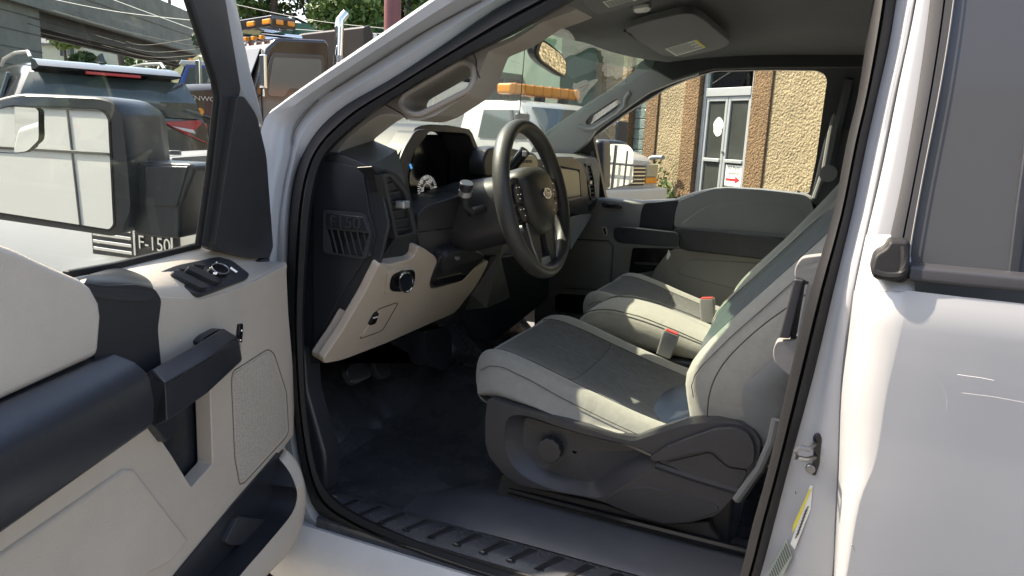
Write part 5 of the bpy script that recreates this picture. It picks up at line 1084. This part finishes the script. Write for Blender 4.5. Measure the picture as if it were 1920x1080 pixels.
slab('windshield', [p+Vector((TH[0]*.035, TH[1]*.035, .02)) for p in wsq], Vector((-TH[0]*.02, -TH[1]*.02, -.02)), vgl, cab_, .004)
for s in (-1, 1):
    slab('side_window', [TF(-.5, s*.945, 1.42), TF(.62, s*.945, 1.42), TF(.26, s*.845, 1.84), TF(-.5, s*.845, 1.84)], (TF(0, -s, 0)-TF(0, 0, 0))*.015, vgl, cab_, .004)
    slab('vent_window_post', [TF(.28, s*.94, 1.42), TF(.33, s*.94, 1.42), TF(.15, s*.85, 1.84), TF(.10, s*.85, 1.84)], (TF(0, s, 0)-TF(0, 0, 0))*.012, M['black2'], cab_, 0)
    m1 = fb('side_mirror', TF, .62, .70, s*1.02, s*1.28, 1.42, 1.78, M['black2'], tw, .03); tube('mirror_arm', [TF(.6, s*.94, 1.42), TF(.66, s*1.1, 1.5)], .02, M['chrome'], m1, 6); tube('mirror_arm', [TF(.5, s*.9, 1.8), TF(.66, s*1.1, 1.7)], .02, M['chrome'], m1, 6)
hs_ = []
for f, z, w in ((.74, 1.38, .90), (1.0, 1.36, .90), (1.3, 1.31, .89), (1.52, 1.25, .87), (1.60, 1.18, .85)):
    hs_.append([TF(f, -w-.04, .70), TF(f, -w-.03, z-.22), TF(f, -w+.02, z-.07), TF(f, -w+.2, z), TF(f, 0, z+.03), TF(f, w-.2, z), TF(f, w-.02, z-.07), TF(f, w+.03, z-.22), TF(f, w+.04, .70)])
loft('hood', hs_, wpaint, tw, ang=45)
fas = fb('grille', TF, 1.560, 1.630, -.55, .55, .82, 1.12, M['black2'], tw, .02)
for k in range(5): fb('grille_bar', TF, 1.625, 1.650, -.53, .53, .85+.055*k, .87+.055*k, M['chrome'], fas, .004)
for s in (-1, 1):
    h = fb('headlight', TF, 1.520, 1.645, s*.57, s*.86, .95, 1.14, lens, tw, .02); fb('turn_signal', TF, 1.520, 1.640, s*.57, s*.86, .85, .94, amber, h, .01)
    fb('side_marker', TF, 1.44, 1.560, s*.86, s*.915, .86, 1.12, lens, h, .01); fb('side_marker_amber', TF, 1.44, 1.560, s*.86, s*.92, .86, .93, amber, h, .005)
prof('bumper', TF, ((1.560, .48), (1.740, .50), (1.780, .60), (1.760, .78), (1.560, .80)), -.98, .98, wpaint, tw, .03)
lb = fb('light_bar', TF, -.28, .04, -.80, .80, 2.08, 2.24, amber, tw, .04)
for k in range(8): fb('light_bar_rib', TF, -.285, .045, -.70+.2*k, -.685+.2*k, 2.075, 2.245, mat('amber_dark', (.5, .15, .01), .3), lb, .004)
for a in (-.55, 0, .55): fb('light_bar_foot', TF, -.2, -.04, a-.05, a+.05, 1.96, 2.09, M['black2'], lb, .01)
fb('tow_body', TF, -4.6, -1.05, -1.0, 1.0, .7, 1.25, wpaint, tw, .03)
for f in (1.0, -3.2):
    for s in (-1, 1): wheel(tw, TF(f, s*.80, .42), .42, .26, tuple(TF(0, s, 0)-TF(0, 0, 0)))
adopt(tw)
# ---- dark SUV, seen from behind
sp_ = at(215, 200, 7.2); SO = Vector((sp_.x, sp_.y, gz(sp_.x, sp_.y))); SH = (math.cos(math.radians(25)), -math.sin(math.radians(25))); SF = frame(SO, SH)
suvp = mat('dark_suv_paint', (.018, .019, .021), .16, coat=.45, var=.1, vscale=2)
sv = thing('parked_suv', 'dark grey SUV parked ahead with red tail lights and roof rails', 'suv', tuple(SO))
S_ = []
for f, zt, zw, wt, wb, zb in ((0.0, 1.14, 1.10, .80, .87, .42), (.03, 1.34, 1.14, .68, .91, .36), (.10, 1.52, 1.15, .66, .92, .34), (.30, 1.655, 1.15, .66, .925, .32), (.9, 1.69, 1.13, .68, .93, .3), (1.9, 1.68, 1.10, .68, .93, .3), (2.5, 1.60, 1.08, .66, .93, .3), (3.1, 1.25, 1.04, .70, .92, .3), (3.35, 1.08, .98, .75, .91, .3), (4.2, .98, .92, .7, .88, .32), (4.45, .80, .75, .6, .8, .36)):
    S_.append([SF(f, -wb, zb), SF(f, -wb-.01, (zb+zw)/2), SF(f, -wb, zw), SF(f, -(wt*.65+wb*.35), zw+(zt-zw)*.55), SF(f, -wt, zt-.06 if zt-zw > .2 else zt), SF(f, -wt*.8, zt), SF(f, 0, zt+.02), SF(f, wt*.8, zt), SF(f, wt, zt-.06 if zt-zw > .2 else zt), SF(f, wt*.65+wb*.35, zw+(zt-zw)*.55), SF(f, wb, zw), SF(f, wb+.01, (zb+zw)/2), SF(f, wb, zb)])
loft('body', S_, suvp, sv, ang=40, sub=1)
rg_ = [SF(-.03, -.80, 1.05), SF(-.03, .80, 1.05), SF(.04, .70, 1.32), SF(.12, .60, 1.47), SF(.12, -.60, 1.47), SF(.04, -.70, 1.32)]
tg = loft('rear_window', [[SF(-.030, a, 1.18) for a in (-.82, -.4, 0, .4, .82)], [SF(-.006, a, 1.36) for a in (-.76, -.36, 0, .36, .76)], [SF(.05, a, 1.53) for a in (-.68, -.3, 0, .3, .68)]], vgl, sv, ring=False, cap=False, solid=.01)
sp2 = loft('roof_spoiler', [[SF(-.03, a, 1.575), SF(-.045, a, 1.59), SF(.08, a, 1.645), SF(.30, a, 1.668), SF(.30, a, 1.56)] for a in (-.62, -.4, 0, .4, .62)], suvp, sv, ang=50)
fb('brake_light', SF, -.05, -.01, -.24, .24, 1.545, 1.572, mat('brake_light_red', (.45, .01, .02), .2), sp2, .004)
for s in (-1, 1):
    tlm = mat('tail_light_red', (.42, .012, .02), .15, coat=.8)
    tl_ = slab('tail_light', [SF(-.05, s*.42, 1.14), SF(-.03, s*.80, 1.17), SF(.22, s*.95, 1.13), SF(.20, s*.955, .96), SF(-.02, s*.88, .93), SF(-.04, s*.64, 1.02)], (SF(.05, 0, 0)-SF(0, 0, 0)), tlm, sv, .012); slab('reversing_lens', [SF(-.06, s*.50, 1.10), SF(-.052, s*.72, 1.07), SF(-.05, s*.74, 1.03), SF(-.055, s*.62, 1.055)], SF(.02, 0, 0)-SF(0, 0, 0), mat('clear_lens', (.6, .55, .55), .1), tl_, .004)
    rl_ = tube('roof_rail', [SF(.42, s*.60, 1.68), SF(.52, s*.60, 1.735), SF(1.2, s*.61, 1.755), SF(2.0, s*.60, 1.73), SF(2.2, s*.60, 1.67)], .018, M['silver'], sv, 8)
    slab('side_window', [SF(.45, s*.875, 1.18), SF(2.6, s*.885, 1.14), SF(2.2, s*.73, 1.52), SF(.65, s*.73, 1.54)], (SF(0, s, 0)-SF(0, 0, 0))*.04, vgl, sv, .01)
    fb('side_mirror', SF, 2.55, 2.7, s*.95, s*1.13, 1.05, 1.2, suvp, sv, .03)
    for f in (.85, 3.55): wheel(sv, SF(f, s*.82, .36), .36, .22, tuple(SF(0, s, 0)-SF(0, 0, 0)))
tube('wiper', [SF(-.06, .05, 1.20), SF(-.05, -.45, 1.225)], .012, M['black'], sv, 6)
loft('antenna_fin', [[SF(.35, -.03, 1.69), SF(.35, .03, 1.69), SF(.60, .02, 1.70), SF(.60, -.02, 1.70)], [SF(.36, -.008, 1.775), SF(.36, .008, 1.775), SF(.42, .004, 1.77), SF(.42, -.004, 1.77)]], suvp, sv)
fb('number_plate', SF, -.07, -.03, -.22, .22, .72, .86, M['label'], sv, .004); fb('rear_bumper', SF, -.10, .10, -.86, .86, .42, .66, M['black2'], sv, .04)
adopt(sv)
# ---- black dump truck
dq = at(500, 150, 14); DO = Vector((dq.x, dq.y, gz(dq.x, dq.y))); DH = Vector((.36, .933, 0)).normalized(); DF = frame(DO, DH)
dt = thing('dump_truck', 'black dump truck with amber roof lights and a tall chrome exhaust stack', 'dump truck', tuple(DO))
kcab = prof('cab', DF, ((-.72, .75), (.72, .75), (.74, 1.75), (.50, 2.42), (.30, 2.62), (-.68, 2.70), (-.74, 2.6)), -1.0, 1.0, bpaint, dt, .07, 4)
for s in (1, -1):
    dd_ = slab('door', [DF(f, s*1.004, z) for f, z in rpoly([(-.62, .85), (.60, .85), (.62, 1.75), (.42, 2.36), (-.62, 2.42)], .1, 4)], (DF(0, s, 0)-DF(0, 0, 0))*.025, mat('dusty_black_paint', (.07, .068, .064), .2, var=.3, vscale=2, coat=.5), kcab, .012)
    slab('door_window', [DF(f, s*1.03, z) for f, z in rpoly([(-.55, 1.78), (.1, 1.78), (.2, 1.62), (.52, 1.62), (.40, 2.28), (-.55, 2.34)], .07, 4)], (DF(0, s, 0)-DF(0, 0, 0))*.01, mat('dusty_door_glass', (.13, .135, .125), .12, spec=.7), dd_, .006)
    tube('mirror_bracket', [DF(.62, s*1.05, 2.35), DF(.72, s*1.28, 2.35), DF(.72, s*1.28, 1.6), DF(.62, s*1.05, 1.62)], .02, M['chrome'], kcab, 8); fb('west_coast_mirror', DF, .70, .76, s*1.22, s*1.40, 1.72, 2.28, M['chrome'], kcab, .02)
    if s < 0: continue
    st_ = tube('exhaust_stack', [DF(-.98, s*.95, .8), DF(-.98, s*.95, 2.95), DF(-1.0, s*.95, 3.08), DF(-1.12, s*.95, 3.22)], [.085, .085, .082, .08], M['chrome'], dt, 16); tube('heat_shield', [DF(-.98, s*.95, 1.2), DF(-.98, s*.95, 2.45)], .11, M['metal'], st_, 16)
    for k in range(16): tube('heat_shield_ring', [DF(-.98, s*.95, 1.25+.07*k), DF(-.98, s*.95, 1.265+.07*k)], .118, M['chrome'], st_, 12)
    fb('fuel_tank', DF, -.9, .6, s*.72, s*1.05, .42, .80, M['chrome'], dt, .1)
slab('windshield', [DF(.76, -.85, 1.85), DF(.76, .85, 1.85), DF(.50, .80, 2.42), DF(.50, -.80, 2.42)], DF(.02, 0, .01)-DF(0, 0, 0), vgl, kcab, .01)
hd = []
for f, z, w in ((.72, 1.82, .78), (1.4, 1.76, .74), (2.2, 1.66, .68), (2.35, 1.60, .66)):
    hd.append([DF(f, -w, .8), DF(f, -w, z-.1), DF(f, -w+.12, z), DF(f, w-.12, z), DF(f, w, z-.1), DF(f, w, .8)])
hdo = loft('hood', hd, bpaint, dt, ang=40); fb('radiator_shell', DF, 2.33, 2.42, -.62, .62, .75, 1.62, M['chrome'], dt, .05)
text('hood_lettering', 'KENWORTH', DF(1.45, .76, 1.50), tuple(-DH), (0, 0, 1), .11, M['silver'], hdo, .004, sx=1.3)
for s in (1, -1):
    loft('front_fender', [[DF(1.75+.62*math.cos(t), s*.70, .62+.62*math.sin(t)) for t in np.linspace(0, math.pi, 12)], [DF(1.75+.66*math.cos(t), s*1.12, .60+.64*math.sin(t)) for t in np.linspace(0, math.pi, 12)]], bpaint, dt, ring=False, cap=False, solid=.03)
    disc('side_marker', DF(1.75, s*1.10, 1.28), tuple((DF(0, s, 0)-DF(0, 0, 0))), .06, .03, amber, dt, 12)
    for f in (1.75, -3.6, -4.8): wheel(dt, DF(f, s*.9, .52), .52, .30, tuple(DF(0, s, 0)-DF(0, 0, 0)))
lbx = fb('amber_light_box', DF, -.2, .28, -.75, .75, 2.82, 3.02, bpaint, dt, .02)
for a in (-.6, .0, .6): fb('amber_lamp', DF, .26, .31, a-.14, a+.14, 2.87, 2.96, amber, lbx, .02)
for f in (-.1, .12): fb('amber_lamp', DF, f-.07, f+.07, .74, .78, 2.87, 2.96, amber, lbx, .02)
for a in (-.4, .4): tube('air_horn', [DF(-.5, a, 2.74), DF(.3, a, 2.72)], [.05, .03], M['chrome'], kcab, 10)
for a in (-.6, -.3, 0, .3, .6): fb('cab_marker', DF, .34, .42, a-.05, a+.05, 2.60, 2.67, amber, kcab, .01)
bed = prof('dump_body', DF, ((-1.35, .95), (-1.35, 3.0), (-1.5, 3.05), (-1.75, 2.5), (-6.6, 2.5), (-6.8, .95)), -1.2, 1.2, mat('dump_body_paint', (.028, .024, .022), .35, var=.3, vscale=1.5), dt, .03)
for k in range(5): fb('body_rib', DF, -2.1-1.0*k, -2.0-1.0*k, 1.2, 1.27, 1.0, 2.45, bpaint, bed, .01)
fb('body_rim', DF, -6.7, -1.6, 1.2, 1.3, 2.36, 2.5, bpaint, bed, .01)
tube('tarp_arm', [DF(-1.9, 1.24, 3.0), DF(-2.5, 1.3, 2.6), DF(-3.1, 1.32, 2.36)], .045, M['silver'], bed, 8); fb('bracket', DF, -1.62, -1.55, 1.2, 1.25, 2.55, 2.9, M['label'], bed, .01); fb('marker_plate', DF, -1.6, -1.4, 1.2, 1.23, 2.05, 2.15, M['label'], bed, .005)
adopt(dt)
# ---- blue and white truck behind it
bq = at(382, 110, 27); BO = Vector((bq.x, bq.y, gz(bq.x, bq.y))); BF_ = frame(BO, (.75, .66))
bt_ = thing('blue_truck', 'blue and white truck cab standing behind the black dump truck', 'truck', tuple(BO)); blp = mat('blue_truck_paint', (.02, .07, .30), .2, coat=.6)
bc = prof('cab', BF_, ((-.9, .7), (.8, .7), (.8, 1.75), (.5, 2.55), (-.9, 2.6)), -1, 1, blp, bt_, .06); prof('roof', BF_, ((-.95, 2.56), (.75, 2.52), (.65, 2.66), (-.9, 2.72)), -1.02, 1.02, wpaint, bt_, .03)
slab('windshield', [BF_(.83, -.85, 1.78), BF_(.83, .85, 1.78), BF_(.56, .80, 2.5), BF_(.56, -.80, 2.5)], BF_(.02, 0, 0)-BF_(0, 0, 0), vgl, bc, .01); slab('side_window', [BF_(-.3, 1.01, 1.8), BF_(.6, 1.01, 1.8), BF_(.4, 1.01, 2.45), BF_(-.3, 1.01, 2.45)], (BF_(0, 1, 0)-BF_(0, 0, 0))*.02, vgl, bc, .01)
fb('hood', BF_, .75, 2.2, -.75, .75, .7, 1.75, blp, bt_, .1)
for a in (-.6, 0, .6): fb('roof_marker', BF_, .3, .45, a-.08, a+.08, 2.66, 2.76, amber, bt_, .02)
for f in (1.5, -2.5):
    for s in (1, -1): wheel(bt_, BF_(f, s*.85, .5), .5, .3, tuple(BF_(0, s, 0)-BF_(0, 0, 0)))
adopt(bt_)
# ---- overpass
conc = mat('weathered_concrete', (.24, .22, .18), .9, .4, 6, .4, .8, dist=.02, col2=(.16, .145, .12)); steel = mat('brown_girder', (.075, .058, .05), .7, var=.3, vscale=1)
pA, pB = at(60, 24, 36), at(420, 92, 64); ov = thing('overpass', 'concrete road overpass with brown girders crossing above the SUV', 'overpass', (pA.x, pA.y, 0))
e_ = (pB-pA); e_.z = 0; e_.normalize(); nB = Vector((-e_.y, e_.x, 0)); nB = nB if nB.dot(Vector((CAM[0], CAM[1], 0))-Vector((pA.x, pA.y, 0))) > 0 else -nB
zb = pA.z
def op_(a, n, z): return Vector((pA.x, pA.y, 0))+e_*a+nB*n+Vector((0, 0, z))
def ob(nm, a0, a1, n0, n1, z0, z1, m, par, bev=.02): return slab(nm, [op_(a0, n0, z0), op_(a1, n0, z0), op_(a1, n1, z0), op_(a0, n1, z0)], (0, 0, z1-z0), m, par, bev)
ob('deck_fascia', -40, 90, -4.5, 0, zb+.35, zb+1.5, conc, ov); ob('parapet', -40, 90, -.4, .05, zb+1.5, zb+3.2, conc, ov); ob('ledge', -40, 90, -.3, .2, zb+.25, zb+.55, conc, ov)
for k in range(3): ob('girder', -40, 90, -1.0-1.4*k, -.7-1.4*k, zb-.45, zb+.36, steel, ov)
ob('abutment', -40, 1.0, -5, -.2, -2, zb+.4, conc, ov)
for k in range(9): ob('abutment_joint', -30, 1.01, -.21, -.185, 1.2+.8*k, 1.26+.8*k, steel, ov, 0)
for k in range(40): tube('fence_post', [op_(1.5+1.8*k, -.1, zb+3.2), op_(1.5+1.8*k, -.1, zb+5)], .03, steel, ov, 5)
adopt(ov)
# ---- house and poles beyond the bridge
hq = at(138, 92, 85); HO = Vector((hq.x, hq.y, gz(hq.x, hq.y)-.5)); v_ = Vector((_f[0], _f[1], 0)).normalized(); HFh = (-v_.x, -v_.y); HF = frame(HO, HFh)
hz0 = gz(HO.x, HO.y)
ho_ = thing('house', 'pale house with grey gable roof beyond the overpass', 'house', tuple(HO)); sid = mat('cream_siding', (.55, .52, .40), .8, var=.1); shg = mat('grey_shingles', (.20, .20, .21), .9, .4, 10, .2, dist=.02)
prof('wall', HF, ((-4, 0), (4, 0), (4, 5.2), (0, 8.2), (-4, 5.2)), -3.5, 3.5, sid, ho_, .02)
rf = slab('roof', [HF(-4.4, -3.8, 5.0), HF(0, -3.8, 8.4), HF(0, 3.8, 8.4), HF(-4.4, 3.8, 5.0)], (0, 0, .2), shg, ho_, .02); slab('roof', [HF(4.4, -3.8, 5.0), HF(0, -3.8, 8.4), HF(0, 3.8, 8.4), HF(4.4, 3.8, 5.0)], (0, 0, .2), shg, ho_, .02)
for a in (-2.2, 1.6):
    w_ = fb('window', HF, 4.0, 4.06, a-.4, a+.4, 4.0, 5.0, vgl, ho_, 0); fb('shutter', HF, 4.0, 4.08, a-.75, a-.45, 3.95, 5.05, M['black2'], w_, 0); fb('shutter', HF, 4.0, 4.08, a+.45, a+.75, 3.95, 5.05, M['black2'], w_, 0); fb('frame', HF, 4.02, 4.09, a-.03, a+.03, 4.0, 5.0, M['label'], w_, 0)
adopt(ho_)
for px, d, r, lab, ln in ((236, 64, 0.26, 'dark leaning utility pole with many wires', -1.2), (284, 76, 0.19, 'thin wooden utility pole beyond the overpass', 0), (323, 68, 0.14, 'slim pale pole beside the blue truck', 0)):
    q = at(px, 120, d); z0 = gz(q.x, q.y); p0 = Vector((q.x, q.y, z0)); p1 = Vector((q.x, q.y, z0+10.5))+(-Vector(_r)*-ln)
    po2 = thing('utility_pole', lab, 'utility pole', tuple(p0)); tube('pole', [p0, p1], r, bark if r > .1 else M['metal'], po2, 10); tube('cross_arm', [p1+Vector((-.9, .3, -.8)), p1+Vector((.9, -.3, -.8))], .06, bark, po2, 6); adopt(po2)
wirem = mat('cable_black', (.02, .02, .02), .6)
wl = [((-40,8),(120,50),(236,82),36), ((-40,14),(110,62),(236,96),36), ((236,78),(284,84),(420,62),36), ((236,88),(300,98),(420,86),36), ((236,97),(300,108),(420,98),36), ((236,106),(300,115),(430,108),36), ((100,20),(240,60),(390,92),30), ((60,-10),(220,22),(400,42),20), ((200,-5),(300,32),(420,76),18), ((440,45),(600,58),(800,66),24), ((440,8),(600,40),(800,60),24), ((110,66),(180,86),(236,100),36), ((110,74),(170,92),(236,104),36)]
for a, b, c, d in wl:
    o_ = tube('overhead_cable', smoothpath([at(a[0], a[1], d), at(b[0], b[1], d), at(c[0], c[1], d)], 6), .012 if d > 25 else .008, wirem if d > 25 else M['label'], None, 4)
    tag(o_, ('dark cable sagging from the overpass abutment to the leaning pole' if c[0] == 236 else 'dark cable strung from the leaning pole towards the blue truck' if a[0] == 236 else 'dark cable crossing beneath the overpass girders') if d > 25 else ('pale overhead cable crossing in front of the overpass' if d < 21 else 'dark overhead cable running in front of the trees'), 'cable', ('cables left of the leaning pole' if c[0] == 236 else 'cables right of the leaning pole' if a[0] == 236 else 'cables under the overpass') if d > 25 else ('pale cables by the overpass' if d < 21 else 'dark cables by the trees'))
# ---- red steel post
rq = at(736, 30, 10.5); rp = thing('red_post', 'dull red round steel post behind the front pillar', 'post', (rq.x, rq.y, gz(rq.x, rq.y)))
tube('post', [Vector((rq.x, rq.y, 0)), Vector((rq.x, rq.y, 6))], .118, mat('dull_red_paint', (.20, .07, .07), .5, var=.2), rp, 20); tube('collar', [Vector((rq.x, rq.y, 0)), Vector((rq.x, rq.y, .3))], .16, conc, rp, 20); adopt(rp)
# ---- bank with green mesh fence and trees
bank = loft('bank', [[at(380, 0, 27)*1.0 for _ in range(1)] for _ in range(1)], conc, None, ring=False, cap=False) if False else None
bs0, bs1 = at(405, 110, 30), at(990, 110, 24)
def bk(t, back, z): p = bs0.lerp(bs1, t); return Vector((p.x, p.y, z))+Vector((v_.x, v_.y, 0))*back
hill = loft('bank', [[bk(t, -1, 0), bk(t, 0, 1.6), bk(t, 2, 3.6+.3*math.sin(9*t)), bk(t, 7, 5.2), bk(t, 30, 7)] for t in np.linspace(-.3, 2, 24)], mat('bank_scrub', (.10, .09, .05), .95, .8, 5, .5, 1.2, dist=.1, col2=(.05, .075, .02)), None, ring=False, cap=False, ang=60); hill['kind'] = 'structure'
fm = mat('green_mesh', (.03, .13, .09), .7, .3, 60, .3, 2)
fe = thing('mesh_fence', 'green mesh screen fence along the top of the bank', 'fence', tuple(bk(.3, 1.5, 3)))
for k in range(10):
    t0, t1 = -.02+.09*k, -.02+.09*(k+1)
    slab('mesh_panel', [bk(t0, 1.6, 3.9), bk(t1, 1.6, 3.85), bk(t1, 1.6, 5.35+.15*math.sin(k)), bk(t0, 1.6, 5.35+.15*math.sin(k-1))], Vector((v_.x, v_.y, 0))*.03, fm, fe, 0); tube('fence_post', [bk(t0, 1.5, 3.2), bk(t0, 1.5, 5.8)], .04, steel, fe, 6)
adopt(fe)
rt = random.Random(11)
tlabs = ['bushy tree with dark crown above the mesh fence', 'bright green tree with light crown above the mesh fence', 'large tree with mixed green crown beside the red post', 'yellow green tree behind the mesh fence', 'dark tree behind the red post', 'leafy tree at the end of the bank', 'tree with hanging branches behind the dump truck']
for i, (px, d, h, r, m) in enumerate(((450, 33, 9, 2.6, leafm2), (520, 31, 10, 2.7, leafm), (590, 32, 10.5, 3.0, leafm2), (640, 29, 8.2, 2.2, leafm), (690, 31, 10, 2.6, leafm2), (770, 30, 9, 2.4, leafm2), (840, 31, 10, 3, leafm))):
    q = at(px, 40, d); p0 = Vector((q.x, q.y, 3.8)); t_ = thing('tree', tlabs[i], 'tree', tuple(p0), None)
    tube('trunk', smoothpath([p0, p0+Vector((.1, .1, 1.5)), p0+Vector((-.1, .2, h*.45)), p0+Vector((.1, 0, h*.8))], 4), [.22-.012*k for k in range(13)], bark, t_, 8)
    bl = []
    for k in range(9):
        a = rt.uniform(0, 6.28); rr = r*rt.uniform(.2, .85); z = rt.uniform(.15, .95)*h
        bl.append((p0.x+rr*math.cos(a), p0.y+rr*math.sin(a), p0.z+z, r*rt.uniform(.3, .5), r*rt.uniform(.3, .5), r*rt.uniform(.25, .4)))
        e = Vector(bl[-1][:3]); tube('limb', [p0+Vector((0, 0, max(.5, z*.5))), p0.lerp(e, .6)+Vector((0, 0, .3)), e], [.08, .05, .02], bark, t_, 5)
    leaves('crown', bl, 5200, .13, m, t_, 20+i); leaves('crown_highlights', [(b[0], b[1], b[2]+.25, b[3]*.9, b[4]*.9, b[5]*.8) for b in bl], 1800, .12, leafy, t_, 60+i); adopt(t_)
for i, (px, d, z, r, lab) in enumerate(((122, 74, 6.5, 3.2, 'bright sunlit tree beside the overpass abutment'), (200, 110, 5, 6.5, 'distant tree behind the house'), (262, 105, 5, 6, 'distant tree between the utility poles'), (340, 110, 5, 7, 'distant tree behind the blue truck'), (178, 76, 2.4, 2.2, 'round dark bush in front of the house'))):
    q = at(px, 100, d); p0 = Vector((q.x, q.y, gz(q.x, q.y))); t_ = thing('tree' if i < 4 else 'bush', lab, 'tree' if i < 4 else 'bush', tuple(p0))
    tube('trunk', [p0, p0+Vector((0, 0, z))], .15, bark, t_, 8)
    bl = [(p0.x+rt.uniform(-1, 1)*r*.6, p0.y+rt.uniform(-1, 1)*r*.6, p0.z+z+rt.uniform(-.5, .6)*r, r*.5, r*.5, r*.4) for _ in range(8)]
    leaves('crown', bl, 4200, .30, (leafy, leafm2, leafm, leafm2, leafm2)[i], t_, 90+i); adopt(t_)
# ---- white van parked on the driver's side (seen in the door mirror)
vn = thing('white_van', 'white panel van parked beside the pickup, reflected in its door mirror', 'van', (2.4, 5.6, 0)); vp = mat('van_white', (.5, .5, .485), .3, var=.06, vscale=2, coat=.3)
prof('body', frame((2.4, 0, 0), (1, 0)), ((-3.0, .4), (2.3, .4), (2.6, .9), (2.4, 1.25), (1.7, 1.4), (1.2, 2.2), (1.0, 2.3), (-2.9, 2.35), (-3.05, 2.2)), 4.7, 6.6, vp, vn, .06)
for z in (1.02, 1.30, 1.36): box('side_moulding', (-.5, 4.685, z), (4.4, 4.70, z+.02), M['black2'], vn, .003)
for x in (.2, 1.62, 3.3): box('door_seam', (x, 4.692, .5), (x+.012, 4.70, 2.2), M['black2'], vn, 0)
box('sliding_door_track', (-.2, 4.685, 1.55), (1.5, 4.70, 1.58), M['black2'], vn, .002); box('door_handle', (2.95, 4.67, 1.12), (3.15, 4.70, 1.16), M['black2'], vn, .01)
for x in (4.0, .2): wheel(vn, (x, 4.85, .36), .36, .24, (0, -1, 0))
adopt(vn)
vn.rotation_euler = (0, 0, math.radians(22)); vn.location = (2.9, 6.3, 0)
# ---- unseen building added beyond the van to block sky and bounce warm light
wsb = thing('sky_blocker_building', 'unseen pale building added beyond the white van to block sky light', 'building', (0, 11, 0))
wk = box('wall', (-18, 11, -.3), (4, 16, 9), mat('sky_blocker_wall', (.40, .36, .30), .9, .4, 5, .2, .8, dist=.02), wsb, .02)
for x in (-15, -9.5, -4):
    d = box('blocker_roller_door', (x, 10.94, 0), (x+3.8, 11, 3.6), mat('blocker_door_grey', (.22, .23, .24), .5, var=.1), wsb, .01)
    for k in range(9): box('blocker_door_slat', (x+.02, 10.925, .1+.38*k), (x+3.78, 10.94, .42+.38*k), mat('blocker_slat_grey', (.24, .25, .26), .5), d, .01)
adopt(wsb)
# ---- pale yard wall with iron railing to the right rear (seen in the passenger mirror)
wc = Vector((-2.9, -4.3, 0)); wn = Vector((.78, .62, 0)); wt = Vector((-.62, .78, 0))
yw = thing('yard_wall', 'low pale rendered yard wall reflected in the passenger mirror', 'wall', tuple(wc))
slab('wall', [wc+wt*-.85, wc+wt*1.3, wc+wt*1.3-wn*.2, wc+wt*-.85-wn*.2], (0, 0, 2.4), mat('pale_render', (.55, .54, .48), .8, .3, 10, .12, 1, dist=.01), yw, .01)
adopt(yw)
rl2 = thing('iron_railing', 'black iron railing standing against the pale yard wall', 'railing', tuple(wc+wn*.1))
for k in range(7): tube('bar', [wc+wn*.1+wt*(-.2+.13*k)+Vector((0, 0, .5)), wc+wn*.1+wt*(-.2+.13*k)+Vector((0, 0, 1.25))], .012, M['black'], rl2, 6)
for z in (.6, 1.1): tube('rail', [wc+wn*.1+wt*-.25+Vector((0, 0, z)), wc+wn*.1+wt*.65+Vector((0, 0, z))], .014, M['black'], rl2, 6)
for k in (0, 6): tube('post', [wc+wn*.1+wt*(-.2+.13*k)+Vector((0, 0, 0)), wc+wn*.1+wt*(-.2+.13*k)+Vector((0, 0, 1.3))], .02, M['black'], rl2, 6)
adopt(rl2)
